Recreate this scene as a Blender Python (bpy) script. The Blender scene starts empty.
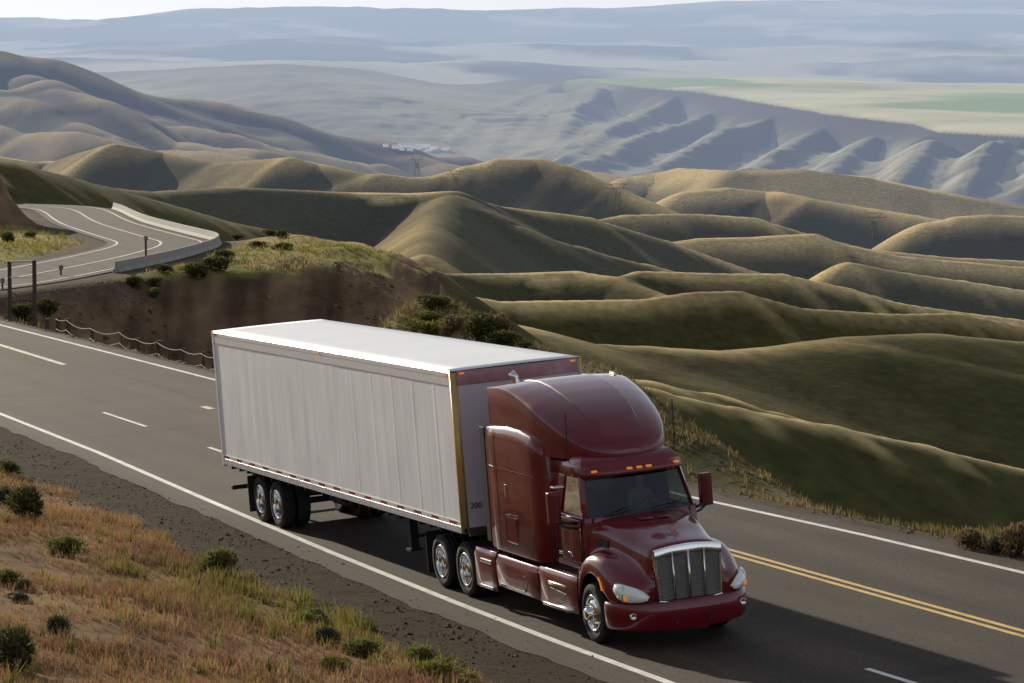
import bpy, bmesh, math, random
import numpy as np
from mathutils import Matrix, Vector, Euler
random.seed(7); RNG = np.random.default_rng(11)
S = bpy.context.scene
COL = S.collection

# ------------------------------------------------------------------ camera
# orientation of the camera against the (cross-sloped) carriageway, and the level world frame
R_RC = np.array([[0.35908818, 0.93017630, -0.07633957], [0.05878083, -0.10417273, -0.99282066], [-0.93145075, 0.35202286, -0.09208373]])
C_R = np.array([60.270995, -22.850383, 10.631174]); FPX = 3509.6; HOR = 45.0
def unit(v): v = np.asarray(v, float); return v / np.linalg.norm(v)
_pd = math.atan((341.5 - HOR) / FPX)
_h = unit([R_RC[2][0], R_RC[2][1], 0.0])
_f = _h * math.cos(_pd) + np.array([0, 0, -math.sin(_pd)])
_r = unit(np.cross(_f, [0, 0, 1.0])); _d = np.cross(_f, _r)
R_WC = np.array([_r, _d, _f])
M3 = R_WC.T @ R_RC                 # road frame -> world
CW = M3 @ C_R
ROADM = Matrix([list(M3[i]) + [0.0] for i in range(3)] + [[0, 0, 0, 1]])
def road(x, y, z=0.0): return M3 @ np.array([x, y, z])
def at(u, v, D):                   # world point seen at a place of the photograph, D metres along the view
    return CW + R_WC.T @ (np.array([(u - 512) / FPX, (v - 341.5) / FPX, 1.0]) * D)
def at_z(u, v, z):
    k = R_WC.T @ np.array([(u - 512) / FPX, (v - 341.5) / FPX, 1.0]); return CW + k * ((z - CW[2]) / k[2])
cam = bpy.data.cameras.new('camera'); co = bpy.data.objects.new('camera', cam); COL.objects.link(co)
cam.sensor_width = 36.0; cam.lens = FPX / 1024 * 36.0; cam.clip_start = 1.0; cam.clip_end = 200000
co.matrix_world = Matrix([[_r[i], -_d[i], -_f[i], CW[i]] for i in range(3)] + [[0, 0, 0, 1]])
S.camera = co

# ------------------------------------------------------------------ light
SUN_EL = math.radians(16)
_t = M3 @ np.array([-1.0, -0.13, 0.0]); SUN_AZ = math.atan2(_t[1], _t[0])
SUN = np.array([math.cos(SUN_EL) * math.cos(SUN_AZ), math.cos(SUN_EL) * math.sin(SUN_AZ), math.sin(SUN_EL)])
w = bpy.data.worlds.new('World'); S.world = w; w.use_nodes = True
nt = w.node_tree; bg = nt.nodes['Background']
sk = nt.nodes.new('ShaderNodeTexSky'); sk.sky_type = 'NISHITA'; sk.sun_disc = False
sk.sun_elevation = SUN_EL; sk.sun_rotation = math.pi / 2 - SUN_AZ
sk.altitude = 700; sk.air_density = 1.0; sk.dust_density = 0.4; sk.ozone_density = 1.0
hs = nt.nodes.new('ShaderNodeHueSaturation'); hs.inputs['Saturation'].default_value = .30; nt.links.new(sk.outputs[0], hs.inputs['Color']); 
# haze thins the glare round the low sun: soft shoulder on the sky's brightest part
v1 = nt.nodes.new('ShaderNodeVectorMath'); v1.operation = 'MULTIPLY_ADD'; v1.inputs[1].default_value = (.11, .11, .11); v1.inputs[2].default_value = (1, 1, 1); nt.links.new(hs.outputs[0], v1.inputs[0])
v2 = nt.nodes.new('ShaderNodeVectorMath'); v2.operation = 'DIVIDE'; nt.links.new(hs.outputs[0], v2.inputs[0]); nt.links.new(v1.outputs[0], v2.inputs[1])
v3 = nt.nodes.new('ShaderNodeVectorMath'); v3.operation = 'MULTIPLY'; v3.inputs[1].default_value = (.94, .985, 1.09); nt.links.new(v2.outputs[0], v3.inputs[0]); nt.links.new(v3.outputs[0], bg.inputs[0]); bg.inputs[1].default_value = 0.165
w.cycles.sampling_method = 'MANUAL'; w.cycles.sample_map_resolution = 512
sl = bpy.data.lights.new('sun', 'SUN'); so = bpy.data.objects.new('sun', sl); COL.objects.link(so)
sl.energy = 5.0; sl.angle = math.radians(0.6); sl.color = (1.0, 0.90, 0.72)
so.rotation_euler = Vector(SUN.tolist()).to_track_quat('Z', 'Y').to_euler(); so.location = (-60, 0, 80)
S.view_settings.view_transform = 'Standard'; S.view_settings.look = 'None'; S.view_settings.exposure = 0; S.view_settings.gamma = 1
S.render.engine = 'CYCLES'
try:
    S.cycles.use_denoising = True; S.cycles.denoiser = 'OPENIMAGEDENOISE'
    S.cycles.max_bounces = 5; S.cycles.diffuse_bounces = 2; S.cycles.use_adaptive_sampling = True; S.cycles.adaptive_threshold = 0.02; S.cycles.caustics_reflective = False; S.cycles.caustics_refractive = False
except Exception: pass

# ------------------------------------------------------------------ object helpers
def tag(o, label=None, cat=None, group=None, kind=None):
    if label: o['label'] = label
    if cat: o['category'] = cat
    if group: o['group'] = group
    if kind: o['kind'] = kind
    return o
def link(name, me, mat=None, parent=None, smooth=False):
    o = bpy.data.objects.new(name, me); COL.objects.link(o)
    if mat is not None: me.materials.append(mat)
    if parent is not None: o.parent = parent
    if smooth and len(me.polygons):
        me.polygons.foreach_set('use_smooth', np.ones(len(me.polygons), bool))
    return o
def empty(name, loc=(0, 0, 0), mw=None):
    o = bpy.data.objects.new(name, None); COL.objects.link(o); o.empty_display_size = 0.3
    if mw is not None: o.matrix_world = mw
    else: o.location = loc
    return o
def npmesh(name, verts, faces, smooth=False, cols=None, attrs=None):
    """verts Nx3, faces MxK (K = 3 or 4) or a list of such arrays"""
    me = bpy.data.meshes.new(name)
    fl = faces if isinstance(faces, list) else [faces]
    fl = [np.asarray(f, np.int32) for f in fl if len(f)]
    me.vertices.add(len(verts)); me.vertices.foreach_set('co', np.asarray(verts, np.float32).ravel())
    nl = sum(f.size for f in fl); npoly = sum(len(f) for f in fl)
    me.loops.add(nl); me.loops.foreach_set('vertex_index', np.concatenate([f.ravel() for f in fl]))
    me.polygons.add(npoly)
    sizes = np.concatenate([np.full(len(f), f.shape[1], np.int32) for f in fl])
    me.polygons.foreach_set('loop_start', np.concatenate([[0], np.cumsum(sizes)[:-1]]).astype(np.int32))
    if smooth: me.polygons.foreach_set('use_smooth', np.ones(npoly, bool))
    me.update(calc_edges=True)
    if cols is not None:
        a = me.attributes.new('tint', 'FLOAT_COLOR', 'POINT')
        c = np.ones((len(verts), 4), np.float32); c[:, :3] = cols; a.data.foreach_set('color', c.ravel())
    for k, v in (attrs or {}).items():
        a = me.attributes.new(k, 'FLOAT', 'POINT'); a.data.foreach_set('value', np.asarray(v, np.float32))
    return me
class MB:
    """collects boxes, bars, tubes, lathes and sheets into one mesh"""
    def __init__(s): s.v = []; s.f = []
    def add(s, vs, fs):
        n = len(s.v); s.v += [tuple(map(float, p)) for p in vs]; s.f += [tuple(i + n for i in f) for f in fs]; return s
    def box(s, x0, x1, y0, y1, z0, z1):
        v = [(x, y, z) for x in (x0, x1) for y in (y0, y1) for z in (z0, z1)]
        return s.add(v, [(0, 1, 3, 2), (4, 6, 7, 5), (0, 4, 5, 1), (2, 3, 7, 6), (0, 2, 6, 4), (1, 5, 7, 3)])
    def tube(s, pts, r, n=8, caps=True):
        pts = [np.array(p, float) for p in pts]; rs = r if isinstance(r, (list, tuple)) else [r] * len(pts)
        rings = []; up = np.array([0, 0, 1.0])
        for i, p in enumerate(pts):
            t = unit((pts[min(i + 1, len(pts) - 1)] - pts[max(i - 1, 0)]))
            a = np.cross(t, up)
            if np.linalg.norm(a) < .08: a = np.cross(t, [1.0, 0, 0])
            a = unit(a); b = np.cross(t, a)
            rings.append([p + rs[i] * (math.cos(2 * math.pi * k / n) * a + math.sin(2 * math.pi * k / n) * b) for k in range(n)])
        return s.loft(rings, True, caps)
    def loft(s, rings, closed=True, caps=False):
        n = len(rings[0]); v = [p for r in rings for p in r]; f = []
        for i in range(len(rings) - 1):
            for k in range(n if closed else n - 1):
                k2 = (k + 1) % n; f.append((i * n + k, i * n + k2, (i + 1) * n + k2, (i + 1) * n + k))
        if caps: f.append(tuple(range(n))[::-1]); f.append(tuple((len(rings) - 1) * n + k for k in range(n)))
        return s.add(v, f)
    def lathe(s, prof, c, axis=1, n=28, sgn=1):
        """prof: (radius, offset) pairs turned about an axis through c (axis 1 = y)"""
        rings = []
        for r, o in prof:
            ring = []
            for k in range(n):
                a = 2 * math.pi * k / n; p = [0, 0, 0]; j, l = [(1, 2), (0, 2), (0, 1)][axis]
                p[axis] = c[axis] + o * sgn; p[j] = c[j] + r * math.cos(a); p[l] = c[l] + r * math.sin(a); ring.append(p)
            rings.append(ring)
        return s.loft(rings, True, False)
    def build(s, name, mat=None, parent=None, smooth=False, bevel=0, sub=0, seg=2, angle=35, solid=0, sharp=0):
        me = bpy.data.meshes.new(name); me.from_pydata(s.v, [], s.f); me.update()
        bm = bmesh.new(); bm.from_mesh(me); bmesh.ops.remove_doubles(bm, verts=bm.verts, dist=1e-5)
        bmesh.ops.recalc_face_normals(bm, faces=bm.faces); bm.to_mesh(me); bm.free()
        o = link(name, me, mat, parent, smooth)
        if sharp: me.set_sharp_from_angle(angle=math.radians(sharp))
        if solid:
            m = o.modifiers.new('Solid', 'SOLIDIFY'); m.thickness = solid; m.offset = 0
        if bevel:
            m = o.modifiers.new('Bevel', 'BEVEL'); m.width = bevel; m.segments = seg; m.limit_method = 'ANGLE'; m.angle_limit = math.radians(angle); m.harden_normals = False
        if sub:
            m = o.modifiers.new('Sub', 'SUBSURF'); m.levels = sub; m.render_levels = sub
        return o

# ------------------------------------------------------------------ materials
def mat(name, col, rough=0.6, metal=0.0, spec=0.5, coat=0.0, noise=0.0, nscale=8.0, bump=0.0, bscale=40.0, emit=None, alpha=None, trans=0.0):
    m = bpy.data.materials.new(name); m.use_nodes = True; n = m.node_tree.nodes; L = m.node_tree.links
    b = n['Principled BSDF']; b.inputs['Base Color'].default_value = (*col, 1); b.inputs['Roughness'].default_value = rough
    b.inputs['Metallic'].default_value = metal; b.inputs['Specular IOR Level'].default_value = spec
    b.inputs['Coat Weight'].default_value = coat; b.inputs['Coat Roughness'].default_value = 0.04
    b.inputs['Transmission Weight'].default_value = trans
    tc = n.new('ShaderNodeTexCoord')
    if noise:
        t = n.new('ShaderNodeTexNoise'); t.inputs['Scale'].default_value = nscale; t.inputs['Detail'].default_value = 6; L.new(tc.outputs['Object'], t.inputs[0])
        r = n.new('ShaderNodeMapRange'); r.inputs[1].default_value = 0.3; r.inputs[2].default_value = 0.7; r.inputs[3].default_value = 1 - noise; r.inputs[4].default_value = 1 + noise; L.new(t.outputs[0], r.inputs[0])
        x = n.new('ShaderNodeMix'); x.data_type = 'RGBA'; x.blend_type = 'MULTIPLY'; x.inputs[0].default_value = 1; x.inputs[6].default_value = (*col, 1); L.new(r.outputs[0], x.inputs[7]); L.new(x.outputs[2], b.inputs['Base Color'])
    if bump:
        t = n.new('ShaderNodeTexNoise'); t.inputs['Scale'].default_value = bscale; t.inputs['Detail'].default_value = 5; L.new(tc.outputs['Object'], t.inputs[0])
        q = n.new('ShaderNodeBump'); q.inputs['Strength'].default_value = bump; q.inputs['Distance'].default_value = 0.02; L.new(t.outputs[0], q.inputs['Height']); L.new(q.outputs[0], b.inputs['Normal'])
    if emit: b.inputs['Emission Color'].default_value = (*emit[:3], 1); b.inputs['Emission Strength'].default_value = emit[3]
    return m
def tint_mat(name, rough=0.9, sat=0.35, nscale=3.0, detail=6, bump=0.0, transl=0.0):
    """base colour from the mesh's own per-vertex tint, broken up by noise; far country fades to blue air"""
    m = bpy.data.materials.new(name); m.use_nodes = True; n = m.node_tree.nodes; L = m.node_tree.links
    b = n['Principled BSDF']; b.inputs['Roughness'].default_value = rough; b.inputs['Specular IOR Level'].default_value = 0.15
    a = n.new('ShaderNodeAttribute'); a.attribute_name = 'tint'
    tc = n.new('ShaderNodeTexCoord'); t = n.new('ShaderNodeTexNoise'); t.inputs['Scale'].default_value = nscale; t.inputs['Detail'].default_value = detail; L.new(tc.outputs['Object'], t.inputs[0])
    r = n.new('ShaderNodeMapRange'); r.inputs[1].default_value = 0.3; r.inputs[2].default_value = 0.7; r.inputs[3].default_value = 1 - sat; r.inputs[4].default_value = 1 + sat; L.new(t.outputs[0], r.inputs[0])
    x = n.new('ShaderNodeMix'); x.data_type = 'RGBA'; x.blend_type = 'MULTIPLY'; x.inputs[0].default_value = 1; L.new(a.outputs['Color'], x.inputs[6]); L.new(r.outputs[0], x.inputs[7]); L.new(x.outputs[2], b.inputs['Base Color'])
    if bump:
        q = n.new('ShaderNodeBump'); q.inputs['Strength'].default_value = bump; q.inputs['Distance'].default_value = 0.05; L.new(t.outputs[0], q.inputs['Height']); L.new(q.outputs[0], b.inputs['Normal'])
    if transl:
        tr = n.new('ShaderNodeBsdfTranslucent'); L.new(x.outputs[2], tr.inputs[0]); ms = n.new('ShaderNodeMixShader'); ms.inputs[0].default_value = transl
        L.new(b.outputs[0], ms.inputs[1]); L.new(tr.outputs[0], ms.inputs[2]); L.new(ms.outputs[0], n['Material Output'].inputs[0])
    return m

# ------------------------------------------------------------------ numpy value noise
_tab = RNG.random((256, 256))
def vnoise(x, y):
    xi = np.floor(x).astype(int); yi = np.floor(y).astype(int); fx = x - xi; fy = y - yi
    fx = fx * fx * (3 - 2 * fx); fy = fy * fy * (3 - 2 * fy)
    g = lambda i, j: _tab[i & 255, j & 255]
    return (g(xi, yi) * (1 - fx) + g(xi + 1, yi) * fx) * (1 - fy) + (g(xi, yi + 1) * (1 - fx) + g(xi + 1, yi + 1) * fx) * fy
def fbm(x, y, o=4, g=0.5):
    s = 0; a = 1; t = 0
    for i in range(o): s = s + a * (vnoise(x * 2 ** i + 17.3 * i, y * 2 ** i - 9.1 * i) - 0.5); t += a; a *= g
    return s / t * 2
def sstep(a, b, x):
    t = np.clip((x - a) / (b - a), 0, 1); return t * t * (3 - 2 * t)
# ================================================================== TERRAIN
# ridge lines of the country: list of (u, v, depth); slope, crest radius, flat half width
def RL(*p): return [at(*q) for q in p]
RIDGES = []   # (points, slope, radius, halfwidth, k)
def ridge(slope, rad, pts, hw=0.0, nz=1.0): RIDGES.append((np.array(RL(*pts)), slope, rad, hw, nz))
# far skyline and benches
ridge(.05, 900, [(-900,30,40000),(-300,24,40000),(0,24,40000),(200,21,40000),(380,15,40000),(512,10,40000),(640,12,40000),(760,9,40000),(900,4,40000),(1024,2,40000),(1400,0,40000),(2000,6,40000)], 1500)
ridge(.06, 500, [(-600,46,26000),(0,47,26000),(150,44,26000),(330,47,25000),(520,46,25000),(700,48,25000),(1024,40,25000),(1500,40,25000)], 300)
ridge(.08, 300, [(-500,60,19000),(0,58,19000),(140,62,18500),(300,63,18000),(440,60,19000),(560,66,19000),(700,64,21000),(860,66,21000),(1024,58,21000),(1400,58,21000)], 200)
ridge(.10, 150, [(120,88,15500),(180,74,15500),(235,69,15000),(300,80,14000),(380,97,13000),(430,110,12500)], 0)
ridge(.12, 150, [(330,140,12500),(400,122,13500),(450,102,14500),(520,82,15500),(560,76,16000)], 0)
ridge(.12, 150, [(250,118,12500),(320,112,13500),(390,98,15000)], 0)
# mesa on the right: flat top inside its rim
MESA_RIM = [(540,84,14800),(592,74,14600),(640,80,13500),(690,85,12800),(735,87,12100),(775,97,11300),(832,109,10400),(915,116,9600),(938,125,9100),(1030,130,8700),(1300,136,8400)]
_mr = np.array(RL(*MESA_RIM)); _q = np.linalg.lstsq(np.c_[_mr[:, :2], np.ones(len(_mr))], _mr[:, 2], rcond=None)[0]
def _edge(u, v):      # far edge of the flat top, where its plane is seen at a given height
    D_ = np.linspace(9500, 26000, 1500); k_ = np.array([at(u, v, d_) for d_ in D_]); g_ = k_[:, 2] - (_q[0] * k_[:, 0] + _q[1] * k_[:, 1] + _q[2])
    i_ = np.nonzero(g_[:-1] * g_[1:] < 0)[0]; return k_[i_[0] if len(i_) else int(np.argmin(abs(g_)))][:2]
MESA = np.vstack([_mr[:, :2], np.array([_edge(u, v) for u, v in ((1300, 90), (1160, 85), (1024, 81), (880, 79), (760, 76), (670, 74.5))])])
SP = [((548,84,14600),(500,112,13000),(455,148,11500)), ((562,90,14300),(530,118,12800),(490,151,11200)), ((572,88,13900),(545,120,12500),(519,147,11300)), ((600,82,13800),(575,112,12600),(548,150,11000)), ((676,92,12800),(620,122,11400),(552,156,10200)), ((712,106,11900),(650,130,10900),(587,162,9700)),
      ((772,110,11000),(715,138,10100),(662,165,9100)), ((822,122,10200),(790,142,9500),(750,167,8800)), ((872,130,9500),(850,146,9100),(828,170,8400)), ((930,132,8800),(920,150,8500),(900,178,7900)),
      ((1000,134,8500),(985,152,8200),(965,185,7600)), ((1060,134,8400),(1050,152,8100),(1030,185,7500)), ((640,110,12300),(600,138,10800),(566,158,9900)), ((742,122,10900),(700,150,9700),(640,172,8800))]
for s in SP: ridge(.60, 20, [(s[0][0], s[0][1] + 5, s[0][2])] + list(s[1:]), 0, .9)
# big slope on the left
ridge(.40, 50, [(-500,20,4600),(-200,34,4800),(-60,46,5000),(0,53,5000),(40,57,5050),(75,70,5100),(110,84,5150),(150,96,5200),(200,101,5300),(215,106,5300),(245,120,5400),(300,129,5600),(360,144,5800),(430,150,6000),(500,158,6200),(560,170,6300)])
for s in [((20,66,4900),(60,90,4500),(150,122,4200),(260,150,4000)), ((-80,110,4400),(0,127,4000),(100,135,3800),(180,148,3700),(250,158,3600)), ((110,92,5000),(170,115,4700),(260,138,4600),(350,158,4500)), ((-60,84,4700),(30,106,4300),(120,130,4000)),
          ((245,126,5300),(300,142,5000),(380,158,4800)), ((380,150,5600),(440,160,5200),(500,168,5000))]: ridge(.5, 25, s)
# middle country
ridge(.70, 15.19, [(630,176,3000),(677,168,3000),(737,171,2900),(800,168,2900),(862,175,2900),(932,190,2900),(1000,203,2900),(1100,215,2900)])
ridge(.70, 15.19, [(480,166,3600),(530,160,3600),(580,166,3500),(640,180,3400)])
ridge(.70, 15.19, [(690,190,2400),(727,186,2400),(770,190,2400),(812,199,2350),(912,215,2300),(1024,234,2250),(1150,250,2200)])
ridge(.70, 12.15, [(930,222,2000),(960,216,2000),(990,214,2000),(1040,217,2000),(1150,225,2000)])
ridge(.74, 9.72, [(-40,150,2300),(28,161,2300),(58,161,2300),(85,152,2250),(115,143,2200),(165,152,2200),(215,163,2150),(250,160,2100),(290,157,2050),(320,164,2050),(380,177,2000)])
ridge(.74, 9.72, [(340,192,2000),(380,181,2000),(430,176,2000),(470,165,2000),(500,158,2000),(540,158,2000),(565,165,1980),(612,186,1950),(677,214,1900),(720,232,1850)])
ridge(.70, 8.51, [(592,221,1700),(625,215,1710),(662,214,1720),(700,214,1735),(752,217,1750),(812,235,1770),(872,249,1790),(952,257,1810),(1060,262,1830)])
ridge(.70, 7.29, [(662,243,1620),(700,238,1620),(752,237,1620),(812,233,1620),(850,246,1620),(900,256,1620),(1012,266,1620),(1150,275,1620)])
ridge(.70, 7.29, [(850,262,1380),(900,272,1390),(960,280,1400),(1024,290,1410),(1150,300,1420)])
ridge(.74, 6.08, [(-200,145,1100),(-60,152,1080),(0,161,1050),(50,172,1050),(90,186,1080),(150,192,1150),(225,188,1250),(280,189,1300),(350,193,1350),(420,194,1350),(455,195,1350),(500,206,1385),(587,217,1430),(662,240,1470),(752,271,1500),(800,288,1500)])
ridge(.50, 7.0, [(452,196,1345),(480,212,1310),(512,226,1300),(572,246,1310),(640,264,1325),(690,276,1335)])
ridge(.70, 4.86, [(448,198,1330),(430,225,1150),(425,255,980)])
ridge(.70, 4.86, [(640,272,880),(690,273,888),(742,274,896),(780,274,902),(844,287,912),(895,302,920),(958,311,930),(1060,325,940)])
ridge(.74, 3.65, [(-60,156,420),(0,161,440),(50,173,470),(80,181,500),(150,200,560),(220,220,640),(300,236,720),(370,256,790),(410,270,830),(450,274,860),(512,274,880),(577,272,880),(622,280,870),(667,297,850),(720,312,840)])
ridge(.74, 3.65, [(370,268,610),(410,280,613),(440,290,616),(500,301,622),(560,300,628),(640,300,636),(695,293,642),(738,292,647),(801,309,654),(878,314,662),(954,314,670),(1024,326,676),(1150,345,684)])
ridge(.30, 5.0, [(430,306,392),(480,322,395),(540,338,398),(600,345,402),(640,347,405),(725,352,410),(780,348,416),(852,338,424),(929,334,432),(1024,342,438),(1150,365,440)])
ridge(.74, 2.73, [(440,322,222),(500,345,224),(585,371,227),(640,386,229),(725,405,232),(823,424,236),(912,443,241),(1024,468,247),(1150,500,254)])
ridge(.5, 3, [(560,372,300),(640,380,305),(700,392,310),(760,410,315)])
# spit of land that carries the hairpin, the cut above it
ridge(.8, 3, [(-260,290,205),(-60,282,228),(60,272,236),(150,268,240),(240,265,241),(290,267,242)], 2)
ridge(.8, 3, [(130,254,262),(240,250,268),(325,257,264)], 4)
ridge(.8, 3, [(160,238,288),(250,237,292),(305,243,286),(340,256,268)], 3.5)
ridge(1.1, 1.0, [(296,266,243),(330,267,245),(350,270,249),(372,276,255),(398,288,262),(422,304,270)], .3)
ridge(.7, 2, [(-200,275,235),(0,256,262),(58,245,275),(66,236,292),(0,231,318),(-200,228,325)], 4)
ridge(2.2, 2, [(-400,60,330),(-160,95,335),(-60,130,340),(-20,148,346),(0,163,350),(18,180,353),(31,202,356)], 1)
# mound and verge beyond the carriageway
def at_lane(u, v, y):              # where the sight line meets the vertical sheet a given distance across the road
    k = R_RC.T @ np.array([(u - 512) / FPX, (v - 341.5) / FPX, 1.0]); return M3 @ (C_R + k * ((y - C_R[1]) / k[1]))
RIDGES.append((np.array([at_lane(*q) for q in [(432,303,11),(445,309,11),(480,324,10.6),(522,345,10.4),(560,358,10.2),(600,372,10),(653,414,10),(690,440,10),(735,470,10),(800,509,9.8),(850,525,9.6),(930,536,9.6),(970,536,9.7),(1010,534,9.8),(1060,530,10),(1200,520,10)]]), .85, .5, .2, .4))

def in_poly(P, X, Y):
    r = np.zeros(X.shape, bool); j = len(P) - 1
    for i in range(len(P)):
        c = ((P[i][1] > Y) != (P[j][1] > Y)) & (X < (P[j][0] - P[i][0]) * (Y - P[i][1]) / (P[j][1] - P[i][1] + 1e-12) + P[i][0]); r ^= c; j = i
    return r

def seg_eval(P, X, Y):
    """nearest point on a polyline: distance and height there"""
    best = np.full(X.shape, 1e18); zz = np.zeros(X.shape)
    for a, b in zip(P[:-1], P[1:]):
        dx, dy = b[0] - a[0], b[1] - a[1]; q = dx * dx + dy * dy
        t = np.clip(((X - a[0]) * dx + (Y - a[1]) * dy) / q, 0, 1)
        d = (X - a[0] - t * dx) ** 2 + (Y - a[1] - t * dy) ** 2
        m = d < best; best[m] = d[m]; zz[m] = (a[2] + t * (b[2] - a[2]))[m]
    return np.sqrt(best), zz
def ridge_height(P, s, rad, hw, X, Y, z, k, am):
    """smooth maximum of z and a ridge whose flanks fall from its crest line"""
    h = np.full(X.shape, -1e9); lo = -420.0
    reach = hw + (P[:, 2].max() - lo) / s + rad * 2
    box = (X > P[:, 0].min() - reach) & (X < P[:, 0].max() + reach) & (Y > P[:, 1].min() - reach) & (Y < P[:, 1].max() + reach)
    ix = np.nonzero(box)[0]
    if not len(ix): return z
    x, y, a_ = X[ix], Y[ix], am[ix]; hh = np.full(x.shape, -1e9)
    for a, b in zip(P[:-1], P[1:]):
        dx, dy = b[0] - a[0], b[1] - a[1]; q = dx * dx + dy * dy
        t = np.clip(((x - a[0]) * dx + (y - a[1]) * dy) / q, 0, 1)
        d = np.maximum(np.hypot(x - a[0] - t * dx, y - a[1] - t * dy) - hw, 0)
        hh = np.maximum(hh, a[2] + t * (b[2] - a[2]) - s * (np.sqrt(d * d + rad * rad) - rad) * a_)
    zz = z[ix]; kk = k[ix]; e = np.clip(0.5 + 0.5 * (zz - hh) / kk, 0, 1)
    z[ix] = hh * (1 - e) + zz * e + kk * e * (1 - e)
    return z

# the two carriageways
A_IN, A_OUT = -1.65, 7.42                       # edge lines in the road frame
def road_bend(x): return np.interp(x, [-190, -110, -77, -60, -45, -9, -1.3, 5, 60, 110], [1.6, .3, -.05, -.17, -.29, -.29, -.03, .03, .6, 2.4])
def near_line(x): return np.interp(x, [-190, -100, -60, -42.8, -29.8, -18.4, -7.9, .3, 5.4, 9.9, 60, 110], [1.4, .35, -.12, -.39, -.66, -1.09, -1.43, -1.60, -1.65, -1.62, -1.2, .4])
B_PIX = [(-330,325),(-160,301),(-60,288),(0,280),(60,269),(105,260),(138,252),(156,246.5),(159,242),(146,238),(120,230.5),(98,223.5),(86,217.5),(78,212.5),(68,209),(50,206.8),(15,205.5),(-60,204)]
def b_z(v): return -5.2 - 3.2 * np.clip((262 - v) / 55, 0, 1.2)
B_RAW = np.array([at_z(u, v, b_z(v)) for u, v in B_PIX])
def smooth_path(P, n=14):
    out = []
    Q = np.vstack([2 * P[0] - P[1], P, 2 * P[-1] - P[-2]])
    for i in range(1, len(Q) - 2):
        for k in range(n):
            t = k / n; a, b, c, d = Q[i - 1], Q[i], Q[i + 1], Q[i + 2]
            out.append(0.5 * ((2 * b) + (c - a) * t + (2 * a - 5 * b + 4 * c - d) * t * t + (3 * b - a - 3 * c + d) * t ** 3))
    out.append(P[-1]); out = np.array(out)
    for _ in range(12): out[1:-1] = 0.5 * out[1:-1] + 0.25 * (out[:-2] + out[2:])
    return out
B_PATH = smooth_path(B_RAW)
M3T = M3.T
def to_road(X, Y, Z):
    return M3T[0, 0] * X + M3T[0, 1] * Y + M3T[0, 2] * Z, M3T[1, 0] * X + M3T[1, 1] * Y + M3T[1, 2] * Z, M3T[2, 0] * X + M3T[2, 1] * Y + M3T[2, 2] * Z
def plane_z(X, Y, lift=0.0):   # height of the road plane (lifted by lift) above a world point
    return (lift - M3T[2, 0] * X - M3T[2, 1] * Y) / M3T[2, 2]

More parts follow.
